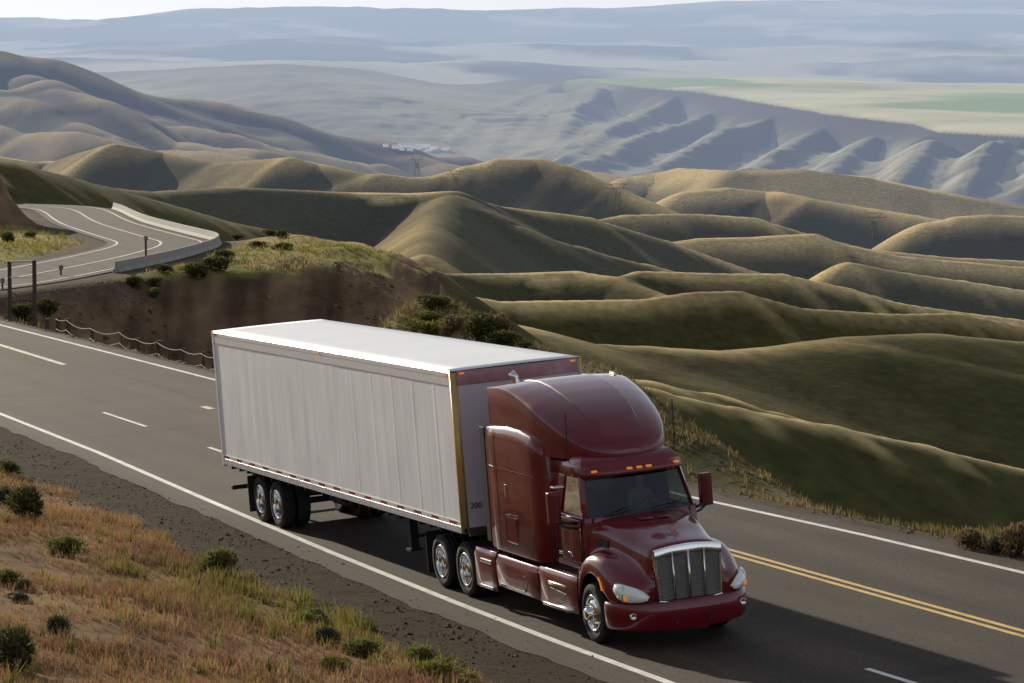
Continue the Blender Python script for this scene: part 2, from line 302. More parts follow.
def height(X, Y, full=False):
    D = (X - CW[0]) * _h[0] + (Y - CW[1]) * _h[1]; R = np.hypot(X - CW[0], Y - CW[1])
    z = np.interp(R, [0, 100, 300, 700, 1500, 3000, 6000, 9000, 15000, 20000, 30000, 45000], [-12, -22, -60, -100, -150, -215, -300, -345, -345, -260, -150, -100])
    k = 0.0055 * np.clip(R, 60, 12000) + 0.3
    n1 = fbm(X / 90.0, Y / 90.0, 4); n2 = fbm(X / 900.0, Y / 900.0, 4); n3 = fbm(X / 14.0, Y / 14.0, 4)
    ampl = 1.0 + 0.12 * n1 * (R < 2500) + 0.18 * n2
    for P, s, rad, hw, nz in RIDGES: z = ridge_height(P, s, rad, hw, X, Y, z, k, 1 + nz * (ampl - 1))
    far = R > 6000
    if far.any():
        x, y = X[far], Y[far]; ins = in_poly(MESA, x, y); d, _ = seg_eval(np.c_[np.vstack([MESA, MESA[:1]]), np.zeros(len(MESA) + 1)], x, y)
        sd = np.where(ins, -d, d); d = np.where(ins, 0, d); pz = _q[0] * x + _q[1] * y + _q[2]
        h = pz - .33 * (np.sqrt(sd * sd + 3600) + sd) * (1 + .25 * n2[far]); zz = z[far]; kk = 18.0
        e = np.clip(.5 + .5 * (zz - h) / kk, 0, 1); nf_ = h * (1 - e) + zz * e + kk * e * (1 - e)
        rg_ = np.abs(fbm(x / 520, y / 520, 4)); rb_ = np.abs(fbm(x / 170 + 7, y / 170, 3)); nf_ = nf_ - (26 * (.35 - rg_) + 14 * (.3 - rb_)) * sstep(30, 450, d) * sstep(14500, 12500, R[far])
        z[far] = np.where(ins, h, nf_)
    nE = fbm(X / 4.5, Y / 4.5, 5); z = z + nE * .65 * sstep(130, 170, R) * sstep(340, 280, R) * sstep(-3.0, -6.5, (X - CW[0]) * _r[0] + (Y - CW[1]) * _r[1])
    rg5 = np.abs(fbm(X / 420 + 9, Y / 420, 4)); z = z - 55 * (.32 - rg5) * sstep(3200, 4200, R) * sstep(7000, 6200, R)
    z = z + n3 * np.clip(R / 400, 0.12, .5) * 0.32 + n1 * np.clip(R / 400, 0, 2.5) * .2 + n2 * np.clip((R - 1500) / 1000, 0, 12) + fbm(X / 2600, Y / 2600, 5) * np.clip((R - 13500) / 5000, 0, 1.6) * 60 + fbm(X / 1300 + 3, Y / 1300, 5) * sstep(7500, 9500, R) * sstep(-150, -700, (X - CW[0]) * _r[0] + (Y - CW[1]) * _r[1]) * 75
    # carriageway B
    dB, zB = seg_eval(B_PATH, X, Y)
    m = sstep(12.0, 5.0, dB); z = z * (1 - m) + (zB - 0.06) * m
    # carriageway A and the bank on its upper side
    xr, yr, _ = to_road(X, Y, plane_z(X, Y))
    w0 = near_line(xr) - 1.5
    dn = np.maximum(w0 - yr, 0.0)
    nn = fbm(xr / 5.0, yr / 5.0, 4); n4 = fbm(xr / 1.3 + 9, yr / 1.3, 3)
    bank = 0.05 * dn + 0.17 * np.clip(dn - 0.8, 0, 60) + 0.25 * np.clip(dn - 26, 0, 200) + (0.28 * nn + 0.07 * n4) * sstep(0.3, 3, dn)
    bank = np.minimum(bank, 9.0 + 0.1 * np.clip(dn - 24, 0, 400))
    za = plane_z(X, Y, 0.0) + bank - 0.02 * sstep(.4, -.3, dn)
    over = np.clip(yr - (A_OUT + road_bend(xr)), -50, 500)
    ma = np.where(yr > 2, sstep(2.6, .9, over), 1.0)
    ma = ma * sstep(-260, -190, xr) * sstep(160, 110, xr)
    z = z * (1 - ma) + za * ma
    if full: return z, dict(R=R, dB=dB, xr=xr, yr=yr, dn=dn, over=over, n1=n1, n2=n2, n3=n3, nn=nn, n4=n4, ma=ma)
    return z

def terrain_color(X, Y, Z, nz, I, gx, gy):
    """albedo of the country: grass with painted sun and shade by slope, gravel, cut earth, hazed far land"""
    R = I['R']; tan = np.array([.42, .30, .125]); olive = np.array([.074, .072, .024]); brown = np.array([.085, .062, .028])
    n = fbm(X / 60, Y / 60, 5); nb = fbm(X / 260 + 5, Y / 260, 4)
    sf = -(gx * SUN[0] + gy * SUN[1]) / math.cos(SUN_EL)      # paler towards the sun, darker away: painted sun and shade besides drier grass
    dry = np.clip(.16 + .60 * n + .35 * nb + np.where(R < 330, .4, 1.12) * np.clip(I['conv'], -.6, 1) + 1.1 * np.clip(sf, -.5, .6), 0, 1)[:, None]  # dry mixes real dryness with light painted on crests and sunward slopes
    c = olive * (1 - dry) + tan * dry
    b2 = np.clip(fbm(X / 35 + 40, Y / 35, 4) * 1.3 - .1, 0, .7)[:, None]; c = c * (1 - b2) + brown * b2
    gd = (np.clip((I['conv'] - np.where(R < 330, .40, .12)) * 1.9, 0, 1) * np.clip(.75 + .8 * n, 0, 1) * (R > 90))[:, None]; c = c * (1 - gd) + np.array([.82, .60, .27]) * gd  # gold on the crests: sunlit rims painted into the colour
    # far country: paler, strips of crops on the flats
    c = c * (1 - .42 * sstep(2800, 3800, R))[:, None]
    f = sstep(6500, 9000, R)[:, None]; flat = np.clip(1 - np.hypot(gx, gy) * 7, 0, 1)[:, None]
    nf = fbm(X / 1500, Y / 500, 4)[:, None]
    cf = np.array([.40, .36, .21]) * (1 + .5 * nf); gf = np.array([.26, .30, .11])
    st = np.clip(fbm(X / 2600 + 3, Y / 700, 3) * 3, 0, 1)[:, None]
    cf = cf * (1 - flat * st) + gf * flat * st
    c = c * (1 - f) + cf * f
    ins = np.zeros(len(X), bool); fm = R > 6000; ins[fm] = in_poly(MESA, X[fm], Y[fm])
    top = np.array([.84, .78, .44]) * (1 + .35 * fbm(X / 500, Y / 220, 4)[:, None]); crop = sstep(.05, .25, fbm(X / 1800 + 11, Y / 500, 2))[:, None]; top = top * (1 - crop) + np.array([.36, .50, .17]) * crop
    c = np.where(ins[:, None], top, c)
    scarp_shade = (sstep(6500, 7500, R) * sstep(14500, 13000, R) * sstep(.16, .40, np.hypot(gx, gy)) * sstep(.35, -.1, sf))[:, None] * .85
    c = c * (1 - scarp_shade) + np.array([.085, .075, .055]) * scarp_shade  # shade of steep far faces turned from the sun, put into the colour
    bright = (sstep(6500, 7500, R) * sstep(15500, 14000, R) * sstep(.1, .5, sf))[:, None]; c = c * (1 - bright) + np.array([.55, .50, .34]) * bright  # sunward far slopes painted pale, as if lit
    dm = np.full(len(X), 1e9); dm[fm] = seg_eval(np.c_[np.vstack([MESA, MESA[:1]]), np.zeros(len(MESA) + 1)], X[fm], Y[fm])[0]
    bd = (sstep(230, 60, dm + 90 * fbm(X / 300, Y / 300, 3)) * (~ins) * .9 * sstep(14500, 13500, R))[:, None]; c = c * (1 - bd) + np.array([.05, .045, .036]) * bd
    ff = sstep(14000, 17000, R)[:, None] * (~ins)[:, None]; q1 = sstep(-.15, .25, fbm(X / 1700 + 2, Y / 900, 5) + .4 * fbm(X / 6000, Y / 2500, 3))[:, None]
    c = c * (1 - ff) + (np.array([.05, .06, .06]) * (1 - q1) + np.array([.75, .70, .46]) * q1) * ff
    # near ground
    yr, xr, dn, over = I['yr'], I['xr'], I['dn'], I['over']
    near = (I['ma'] > .02) & (yr < 2)
    straw = np.array([.25, .14, .062]); gravel = np.array([.025, .018, .012]); dirt = np.array([.15, .095, .055])
    nn = fbm(xr / 2.2, yr / 2.2, 5)
    gl = .75 + 1.0 * I['nn'] + .5 * I['n4'] + 0.02 * np.clip(-xr - 5, 0, 60)
    gm = sstep(gl + .8, gl - .2, dn)[:, None]
    s1 = np.clip(.5 + nn * .8, 0, 1)[:, None]; c2 = straw * s1 + dirt * (1 - s1)
    c2 = c2 * (1 - gm) + gravel * (1 + .35 * I['n4'][:, None]) * gm
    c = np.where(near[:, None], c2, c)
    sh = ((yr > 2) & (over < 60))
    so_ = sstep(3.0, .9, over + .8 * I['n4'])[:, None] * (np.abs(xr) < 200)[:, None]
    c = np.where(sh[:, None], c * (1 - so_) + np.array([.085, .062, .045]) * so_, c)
    vg = ((over > 1.0) & (over < 11) & (xr > -42) & (xr < 30))
    vt = np.clip(.35 + .9 * fbm(X / 2.5, Y / 2.5, 4) + .5 * fbm(X / .8, Y / .8, 2), 0, 1)[:, None]; vm = (sstep(1.2, 3.0, over) * sstep(11, 8, over))[:, None] * vg[:, None]
    c = c * (1 - vm) + (np.array([.062, .060, .022]) * (1 - vt) + np.array([.20, .145, .066]) * vt) * vm
    # gravel shoulders of B, the spit's earth face
    g = sstep(9.0, 5.2, I['dB'] + 1.0 * I['n3'])[:, None]; c = c * (1 - g) + np.array([.10, .075, .055]) * g
    return c
SPIT = np.array([at(u, v, d)[:2] for u, v, d in [(-300,300,200),(0,300,200),(100,290,190),(240,320,170),(420,340,150),(480,330,140),(455,315,215),(432,296,290),(350,252,285),(200,235,300),(100,205,390),(-300,190,420)]])
def make_terrain():
    # one sheet: a fan about the viewpoint's foot, fine where the country is seen small
    h0 = math.atan2(_h[1], _h[0]); fov = math.atan(512 / FPX)
    a_in = np.linspace(-fov * 1.28, fov * 1.28, 740)
    a_out = fov * 1.28 + (math.pi - fov * 1.28) * (np.linspace(0, 1, 70)[1:] ** 1.7)
    az = np.concatenate([-a_out[::-1], a_in, a_out])
    rr = np.concatenate([[3, 8, 14, 20, 26, 31], np.geomspace(35, 110, 230)[:-1], np.geomspace(110, 420, 270)[:-1], np.geomspace(420, 2400, 620)[:-1], np.geomspace(2400, 8000, 190)[:-1], np.geomspace(8000, 14500, 250)[:-1], np.geomspace(14500, 17000, 20)[:-1], np.geomspace(17000, 48000, 60), [70000, 120000]])
    A, Rr = np.meshgrid(h0 - az, rr, indexing='ij')
    X = CW[0] + Rr * np.cos(A); Y = CW[1] + Rr * np.sin(A); sh = X.shape
    z, I = height(X.ravel(), Y.ravel(), True); Z = z.reshape(sh)
    if True:
        P = np.stack([X, Y, Z], -1)
        du = np.gradient(P, axis=0); dv = np.gradient(P, axis=1); N = np.cross(du, dv); N = N / (np.linalg.norm(N, axis=-1, keepdims=True) + 1e-12); N = N * np.sign(N[..., 2:3] + 1e-12)
        gx = (-N[..., 0] / np.maximum(N[..., 2], .05)).ravel(); gy = (-N[..., 1] / np.maximum(N[..., 2], .05)).ravel()
        # convexity (for drier crests and their painted rim light): height against a blurred copy
        B = Z.copy()
        for _ in range(14): B[1:-1, 1:-1] = (B[1:-1, 1:-1] * 2 + B[:-2, 1:-1] + B[2:, 1:-1] + B[1:-1, :-2] + B[1:-1, 2:]) / 6
        I['conv'] = np.clip((Z - B).ravel() / (np.clip(I['R'], 50, 9000) * .0016), -1, 1)
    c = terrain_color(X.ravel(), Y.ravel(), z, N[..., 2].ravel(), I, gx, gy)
    sp = in_poly(SPIT, X.ravel(), Y.ravel())
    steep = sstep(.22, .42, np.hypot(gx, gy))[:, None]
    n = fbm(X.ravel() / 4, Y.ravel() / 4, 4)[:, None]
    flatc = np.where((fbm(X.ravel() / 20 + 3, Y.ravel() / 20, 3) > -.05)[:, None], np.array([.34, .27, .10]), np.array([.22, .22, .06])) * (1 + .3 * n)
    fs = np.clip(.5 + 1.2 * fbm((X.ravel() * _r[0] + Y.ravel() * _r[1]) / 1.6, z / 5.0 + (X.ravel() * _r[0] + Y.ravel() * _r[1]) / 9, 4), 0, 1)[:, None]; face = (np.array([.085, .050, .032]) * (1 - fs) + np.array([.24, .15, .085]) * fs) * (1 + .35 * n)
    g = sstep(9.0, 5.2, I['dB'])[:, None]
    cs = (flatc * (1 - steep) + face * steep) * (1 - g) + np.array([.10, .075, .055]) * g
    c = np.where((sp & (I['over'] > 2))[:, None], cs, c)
    # distance fades everything to blue air
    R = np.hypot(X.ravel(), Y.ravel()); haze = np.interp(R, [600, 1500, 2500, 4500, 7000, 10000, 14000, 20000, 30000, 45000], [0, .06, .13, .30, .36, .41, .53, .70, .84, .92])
    ni, nj = sh; idx = np.arange(ni * nj).reshape(sh)
    q = np.stack([idx[:-1, :-1], idx[:-1, 1:], idx[1:, 1:], idx[1:, :-1]], -1).reshape(-1, 4)
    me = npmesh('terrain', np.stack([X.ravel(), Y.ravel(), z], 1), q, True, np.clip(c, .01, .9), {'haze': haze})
    m = tint_mat('grassland', .95, .22, .55, 6, .0)
    n_ = m.node_tree.nodes; L = m.node_tree.links; b = n_['Principled BSDF']
    # two scales of clumpy grass bump
    tc = n_.new('ShaderNodeTexCoord')
    mp = n_.new('ShaderNodeMapping'); mp.inputs['Scale'].default_value = (.16, .16, .9); L.new(tc.outputs['Object'], mp.inputs[0])
    t5 = n_.new('ShaderNodeTexNoise'); t5.inputs['Scale'].default_value = 1.0; t5.inputs['Detail'].default_value = 5; t5.inputs['Roughness'].default_value = .7; L.new(mp.outputs[0], t5.inputs[0])
    r5 = n_.new('ShaderNodeMapRange'); r5.inputs[1].default_value = .3; r5.inputs[2].default_value = .7; r5.inputs[3].default_value = .80; r5.inputs[4].default_value = 1.2; L.new(t5.outputs[0], r5.inputs[0])
    x5 = n_.new('ShaderNodeMix'); x5.data_type = 'RGBA'; x5.blend_type = 'MULTIPLY'; x5.inputs[0].default_value = 1; L.new(b.inputs['Base Color'].links[0].from_socket, x5.inputs[6]); L.new(r5.outputs[0], x5.inputs[7]); L.new(x5.outputs[2], b.inputs['Base Color'])
    t2 = n_.new('ShaderNodeTexNoise'); t2.inputs['Scale'].default_value = .9; t2.inputs['Detail'].default_value = 6; t2.inputs['Roughness'].default_value = .65; L.new(tc.outputs['Object'], t2.inputs[0])
    bp = n_.new('ShaderNodeBump'); bp.inputs['Strength'].default_value = .5; bp.inputs['Distance'].default_value = .16; L.new(t2.outputs[0], bp.inputs['Height']); L.new(bp.outputs[0], b.inputs['Normal'])
    b.inputs['Specular IOR Level'].default_value = .03; b.inputs['Sheen Weight'].default_value = .03; b.inputs['Sheen Roughness'].default_value = .45; b.inputs['Sheen Tint'].default_value = (1, .82, .55, 1)
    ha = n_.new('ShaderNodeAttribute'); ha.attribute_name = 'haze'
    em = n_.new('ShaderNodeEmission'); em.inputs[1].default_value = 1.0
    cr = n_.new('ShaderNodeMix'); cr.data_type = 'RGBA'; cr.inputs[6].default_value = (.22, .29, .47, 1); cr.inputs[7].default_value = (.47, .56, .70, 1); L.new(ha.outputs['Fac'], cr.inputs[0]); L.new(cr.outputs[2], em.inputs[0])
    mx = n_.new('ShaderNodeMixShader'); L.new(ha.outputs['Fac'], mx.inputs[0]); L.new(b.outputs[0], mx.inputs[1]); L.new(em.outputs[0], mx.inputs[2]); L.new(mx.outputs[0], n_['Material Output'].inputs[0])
    o = link('terrain', me, m); tag(o, kind='structure'); return o
make_terrain()

# ------------------------------------------------------------------ carriageways and paint
def asphalt(name, base, warm):
    m = bpy.data.materials.new(name); m.use_nodes = True; n = m.node_tree.nodes; L = m.node_tree.links; b = n['Principled BSDF']
    tc = n.new('ShaderNodeTexCoord'); b.inputs['Roughness'].default_value = .85; b.inputs['Specular IOR Level'].default_value = .22
    def noise(s, d, mp=None):
        t = n.new('ShaderNodeTexNoise'); t.inputs['Scale'].default_value = s; t.inputs['Detail'].default_value = d
        if mp:
            q = n.new('ShaderNodeMapping'); q.inputs['Scale'].default_value = mp; L.new(tc.outputs['Object'], q.inputs[0]); L.new(q.outputs[0], t.inputs[0])
        else: L.new(tc.outputs['Object'], t.inputs[0])
        return t
    t1 = noise(1.0, 6, (.05, .8, 1)); t2 = noise(14, 8); t3 = noise(.35, 4)
    def rng(t, a, c, lo=.3, hi=.7):
        r = n.new('ShaderNodeMapRange'); r.inputs[1].default_value = lo; r.inputs[2].default_value = hi; r.inputs[3].default_value = a; r.inputs[4].default_value = c; L.new(t.outputs[0], r.inputs[0]); return r
    def mul(a, b_):
        x = n.new('ShaderNodeMath'); x.operation = 'MULTIPLY'; L.new(a.outputs[0], x.inputs[0]); L.new(b_.outputs[0], x.inputs[1]); return x
    v = mul(mul(rng(t1, .72, 1.3), rng(t2, .55, 1.45)), rng(t3, .85, 1.15))
    x = n.new('ShaderNodeMix'); x.data_type = 'RGBA'; x.blend_type = 'MULTIPLY'; x.inputs[0].default_value = 1; x.inputs[6].default_value = (*base, 1); L.new(v.outputs[0], x.inputs[7])
    at_ = n.new('ShaderNodeAttribute'); at_.attribute_name = 'tint'; x2 = n.new('ShaderNodeMix'); x2.data_type = 'RGBA'; x2.blend_type = 'MULTIPLY'; x2.inputs[0].default_value = 1; L.new(x.outputs[2], x2.inputs[6]); L.new(at_.outputs['Color'], x2.inputs[7]); L.new(x2.outputs[2], b.inputs['Base Color'])
    bp = n.new('ShaderNodeBump'); bp.inputs['Strength'].default_value = .35; bp.inputs['Distance'].default_value = .01; t4 = noise(60, 4); L.new(t4.outputs[0], bp.inputs['Height']); L.new(bp.outputs[0], b.inputs['Normal'])
    return m
M_ASPH = asphalt('asphalt', (.060, .043, .029), 1)
M_PAINT = mat('white_paint', (.78, .76, .70), .7, noise=.18, nscale=3)
M_PALE = mat('faded_paint', (.72, .62, .45), .7, noise=.2, nscale=3)
M_YELL = mat('yellow_paint', (.72, .47, .13), .7, noise=.18, nscale=3)
xs = np.arange(-200, 120, 1.0)
def strip(name, y0, y1, x0, x1, lift, m, step=1.0):
    xx = np.arange(x0, x1 + 1e-6, step) if x1 - x0 > step else np.array([x0, x1])
    a = np.array([road(x, y0(x) if callable(y0) else y0, lift) for x in xx]); b = np.array([road(x, y1(x) if callable(y1) else y1, lift) for x in xx])
    n = len(xx); f = [(i, i + 1, n + i + 1, n + i) for i in range(n - 1)]
    o = link(name, npmesh(name, np.vstack([a, b]), np.array(f)), m); tag(o, kind='structure'); return o
RB = lambda x: float(road_bend(np.float64(x))); NL = lambda x: float(near_line(np.float64(x)))
def road_sheet():
    xx = np.arange(-190, 110, .5); tt_ = np.linspace(0, 1, 70); y0 = near_line(xx) - .72 + .16 * fbm(xx / 1.1, xx * 0 + 3, 3) ; y1 = A_OUT + road_bend(xx) + .55 + .14 * fbm(xx / 1.3, xx * 0 + 8, 3)
    XX, T = np.meshgrid(xx, tt_, indexing='ij'); YY = y0[:, None] * (1 - T) + y1[:, None] * T
    P = np.stack([XX, YY, XX * 0], -1).reshape(-1, 3) @ M3.T
    nl = near_line(XX); md_ = np.vectorize(mid)(xx)[:, None]; cn = np.vectorize(cen)(xx)[:, None]; fo = A_OUT + road_bend(XX)
    tint = np.ones(XX.shape)
    for a, b in ((nl, md_), (md_, cn), (cn, fo)):
        c0 = (a + b) / 2; w_ = np.maximum((b - a) * .26, .5)
        for k in (-1, 1): tint -= .20 * np.exp(-((YY - c0 - k * w_) / .28) ** 2)
        tint -= .10 * np.exp(-((YY - c0) / .30) ** 2) * (1 + fbm(XX / 9, YY, 3))
    tint *= 1 + .16 * fbm(XX / 14, YY / 1.2, 4) + .10 * fbm(XX / 1.5 + 5, YY / 1.5, 3)
    seal = np.exp(-((YY - cn - .55 - .08 * fbm(XX / 2, XX * 0, 3)) / .05) ** 2) * (fbm(XX / 20 + 9, XX * 0, 2) > -.1); tint *= 1 - .45 * seal
    for q in (-61, -47.3, -33.5, -22.2, -17.4, 7.8, 12.1, 19): tint *= 1 - .4 * np.exp(-((XX - q - .5 * fbm(YY / 1.5 + q, YY * 0 + q, 3)) / .16) ** 2)
    edge = np.minimum(YY - y0[:, None], y1[:, None] - YY); tint = tint * (.62 + .38 * sstep(0, .45, edge + .12 * fbm(XX / .8, YY / .8, 2)))
    c = tint.reshape(-1, 1) * np.array([1.0, .985, .96]); n_, k_ = XX.shape; ix = np.arange(n_ * k_).reshape(n_, k_)
    q = np.stack([ix[:-1, :-1], ix[:-1, 1:], ix[1:, 1:], ix[1:, :-1]], -1).reshape(-1, 4)
    o = link('road', npmesh('road', P, q, True, np.clip(c, .3, 1.5)), M_ASPH); tag(o, kind='structure')
pm = lambda nm, c, w, x0, x1, m: strip(nm, lambda x: c(x) - w / 2, lambda x: c(x) + w / 2, x0, x1, .005, m)
pm('edge_line', lambda x: NL(x), .15, -190, 110, M_PAINT)
pm('edge_line', lambda x: A_OUT + RB(x), .14, -190, 110, M_PAINT)
def mid(x): return float(np.interp(x, [-100, -39.6, -34, -27, 0, 11, 60], [3.0, 2.02, 1.95, 1.86, 1.45, 1.26, 1.9]))
def cen(x): return float(np.interp(x, [-100, -67, -56, -37.7, -1, 5, 10.3, 60], [6.0, 5.2, 4.96, 4.62, 4.58, 4.55, 4.535, 4.9]))
for x0, x1 in ((11.1, 14.8), (-0.9 - .5, 2.3), (-14, -10.4), (-28.2, -24.5), (-39.8, -34.2), (23, 26.6), (35, 38.6)): pm('lane_line', mid, .11, x0, x1, M_PAINT)
for k in (-1, 1): pm('centre_line', lambda x, k=k: cen(x) + k * .115, .11, -19, 110, M_YELL)
for x0, x1 in ((-38.3, -36.6), (-75.5, -56.5), (-100, -90)): pm('centre_line', cen, .2, x0, x1, M_PALE)
road_sheet()
# hairpin road
def ribbon(name, path, off, width, lift, m):
    t = np.gradient(path[:, :2], axis=0); t /= np.linalg.norm(t, axis=1, keepdims=True); nrm = np.stack([t[:, 1], -t[:, 0]], 1)
    a = path.copy(); b = path.copy(); a[:, :2] += nrm * (off - width / 2); b[:, :2] += nrm * (off + width / 2); a[:, 2] += lift; b[:, 2] += lift
    n = len(path); f = [(i, i + 1, n + i + 1, n + i) for i in range(n - 1)]
    o = link(name, npmesh(name, np.vstack([a, b]), np.array(f), False, np.ones((2 * n, 3))), m); tag(o, kind='structure'); return o
M_ASPH2 = asphalt('worn_asphalt', (.088, .067, .05), 1)
ribbon('hairpin_road', B_PATH, 0, 8.6, 0.0, M_ASPH2)
for off, w_, m in ((-3.5, .2, M_PAINT), (3.5, .2, M_PAINT), (0.12, .24, M_PALE)): ribbon('edge_line' if off != .12 else 'centre_line', B_PATH, off, w_, .02, m)
# ================================================================== TRUCK
M_RED = mat('maroon_paint', (.155, .004, .011), .32, spec=.25, coat=1.0, noise=.14, nscale=1.6)
M_RED2 = mat('maroon_trim', (.13, .007, .009), .45, spec=.25, coat=.3)
M_CHROME = mat('chrome', (.86, .85, .82), .10, metal=1.0)
M_ALU = mat('brushed_aluminium', (.72, .70, .66), .28, metal=1.0, noise=.1, nscale=6)
M_TYRE = mat('rubber', (.016, .015, .014), .85, noise=.2, nscale=20)
M_BLACK = mat('black_plastic', (.012, .012, .012), .5)
M_FRAME = mat('chassis_black', (.014, .013, .012), .65, noise=.3, nscale=5)
M_AMBER = mat('amber_lens', (.85, .26, .02), .2, emit=(1, .33, .03, .35))
M_REDLENS = mat('red_lens', (.5, .02, .01), .25)
M_LAMP = mat('lamp_glass', (.74, .74, .73), .12, spec=.8, coat=1.0, emit=(1, .97, .92, .06))
M_MESH = mat('grille_mesh', (.24, .22, .20), .5, metal=.5)
M_SEAT = mat('seat_cloth', (.10, .09, .085), .9)
M_SKIN = mat('skin', (.42, .25, .17), .6)
M_SHIRT = mat('shirt_cloth', (.20, .22, .26), .9)
M_HAIR = mat('hair', (.03, .02, .015), .8)
def glass(name, tint, mixw):
    m = bpy.data.materials.new(name); m.use_nodes = True; n = m.node_tree.nodes; L = m.node_tree.links
    tr = n.new('ShaderNodeBsdfTransparent'); tr.inputs[0].default_value = (*tint, 1)
    gl = n.new('ShaderNodeBsdfGlossy'); gl.inputs[0].default_value = (.85, .9, .95, 1); gl.inputs['Roughness'].default_value = .03
    fr = n.new('ShaderNodeFresnel'); fr.inputs[0].default_value = 1.5
    r = n.new('ShaderNodeMapRange'); r.inputs[1].default_value = 0; r.inputs[2].default_value = 1; r.inputs[3].default_value = mixw; r.inputs[4].default_value = 1; L.new(fr.outputs[0], r.inputs[0])
    ms = n.new('ShaderNodeMixShader'); L.new(r.outputs[0], ms.inputs[0]); L.new(tr.outputs[0], ms.inputs[1]); L.new(gl.outputs[0], ms.inputs[2]); L.new(ms.outputs[0], n['Material Output'].inputs[0]); return m
M_GLASS = glass('tinted_glass', (.56, .61, .60), .03); M_GLASS2 = glass('side_glass', (.22, .27, .22), .03)

def sym(st):   # half sections (x?, y, z) from the outer edge to the centre line -> full open rings
    rings = []
    for sec in st:
        left = [(p[0], p[1], p[2]) for p in sec]; rings.append(left + [(p[0], -p[1], p[2]) for p in reversed(sec[:-1])])
    return rings
def secs(rows): return [[(x, y, z) for y, z in s] for x, s in rows]
WPROTO = {}
def wheel(parent, x, y, sgn, kind, R=.515):
    """sgn -1: outer face looks to -y"""
    W = .30; t = MB()
    prof = [(.30, .10), (.33, .14), (.42, .15), (.485, .135), (R - .012, .115), (R, .08)]
    for o in (.045, -.045): prof += [(R, o + .012), (R - .018, o + .008), (R - .018, o - .008), (R, o - .012)]
    prof += [(R, -.08), (R - .012, -.115), (.485, -.135), (.42, -.15), (.33, -.14), (.30, -.10)]
    t.lathe(prof, (0, 0, 0), 1, 40, sgn)
    wo = t.build('wheel', M_TYRE, parent, True); wo.location = (x, y, R)
    r = MB()
    if kind == 'steer':
        r.lathe([(.315, .13), (.30, .155), (.285, .14), (.27, .10), (.245, .115), (.20, .145), (.16, .16), (.125, .165), (.115, .19), (.105, .255), (.09, .275), (.0, .28)], (0, 0, 0), 1, 36, sgn)
        hr, ho, nr, no = .238, .122, .165, .165
    else:
        r.lathe([(.315, .13), (.30, .155), (.285, .145), (.272, .10), (.262, .00), (.25, -.05), (.21, -.04), (.165, -.035), (.14, -.03), (.13, .05), (.12, .085), (.10, .10), (.0, .105)], (0, 0, 0), 1, 36, sgn)
        hr, ho, nr, no = .225, -.040, .165, -.033
    ro = r.build('rim', M_CHROME, wo, True)
    if sgn < 0:
        for k in range(10):
            a = 2 * math.pi * (k + .5) / 10; a2 = 2 * math.pi * k / 10
            for nm, rad_, off, an in (('hand_hole', hr, ho, a), ('wheel_nut', nr, no, a2)):
                key = nm + kind
                if key not in WPROTO:
                    q = MB()
                    if nm == 'hand_hole': q.lathe([(.026, .0), (.026, .006), (.0, .007)], (0, 0, 0), 1, 12, sgn)
                    else: q.lathe([(.017, -.01), (.017, .035), (.010, .045), (.0, .045)], (0, 0, 0), 1, 8, sgn)
                    p_ = q.build(nm, M_BLACK if nm == 'hand_hole' else M_CHROME, wo, True); WPROTO[key] = p_
                else:
                    p_ = WPROTO[key].copy(); COL.objects.link(p_); p_.parent = wo
                p_.location = (rad_ * math.cos(an), off * sgn, rad_ * math.sin(an))
    if kind == 'drive':
        inner = MB(); inner.lathe([(.30, -.24), (.33, -.20), (.42, -.19), (.49, -.205), (R, -.24), (R, -.44), (.49, -.475), (.42, -.49), (.30, -.46)], (0, 0, 0), 1, 36, sgn)
        inner.build('inner_tyre', M_TYRE, wo, True)
    return wo

TR = empty('semi_tractor', mw=ROADM.copy())
tag(TR, 'maroon long-nose semi tractor with chrome grille driving on the road, pulling the white trailer', 'truck')
# ---- chassis
c = MB()
for s in (-1, 1): c.box(-2.1, 6.9, s * .43 - .04, s * .43 + .04, .72, 1.0)
for x in (-1.9, -1.02, .9, 2.6, 4.2): c.box(x - .08, x + .08, -.4, .4, .78, .95)
c.box(-1.8, 1.0, -.5, .5, .55, .72)
c.box(1.1, 5.2, -1.0, 1.0, .45, 1.1); c.box(5.4, 6.9, -.55, .55, .6, 1.3)
c.build('chassis', M_FRAME, TR)
for x, q in ((-1.68, .1), (-.36, .1), (5.83, .07)): ax = MB(); ax.tube([(x, -.95, .51), (x, .95, .51)], q, 10); ax.build('axle', M_FRAME, TR)
fw = MB(); fw.box(-1.5, -.2, -.45, .45, 1.06, 1.13); fw.box(-1.2, -.5, -.5, .5, .98, 1.06); fw.build('fifth_wheel', M_FRAME, TR)
for s in (-1, 1):
    wheel(TR, 5.83, s * 1.06, s, 'steer')
    for x in (-1.68, -.36): wheel(TR, x, s * 1.06, s, 'drive')
for s in (-1, 1):   # mud flaps behind the drive axles
    f = MB(); f.box(-2.42, -2.40, s * .92 - .3, s * .92 + .3, .2, 1.0); f.build('mud_flap', M_TYRE, TR)
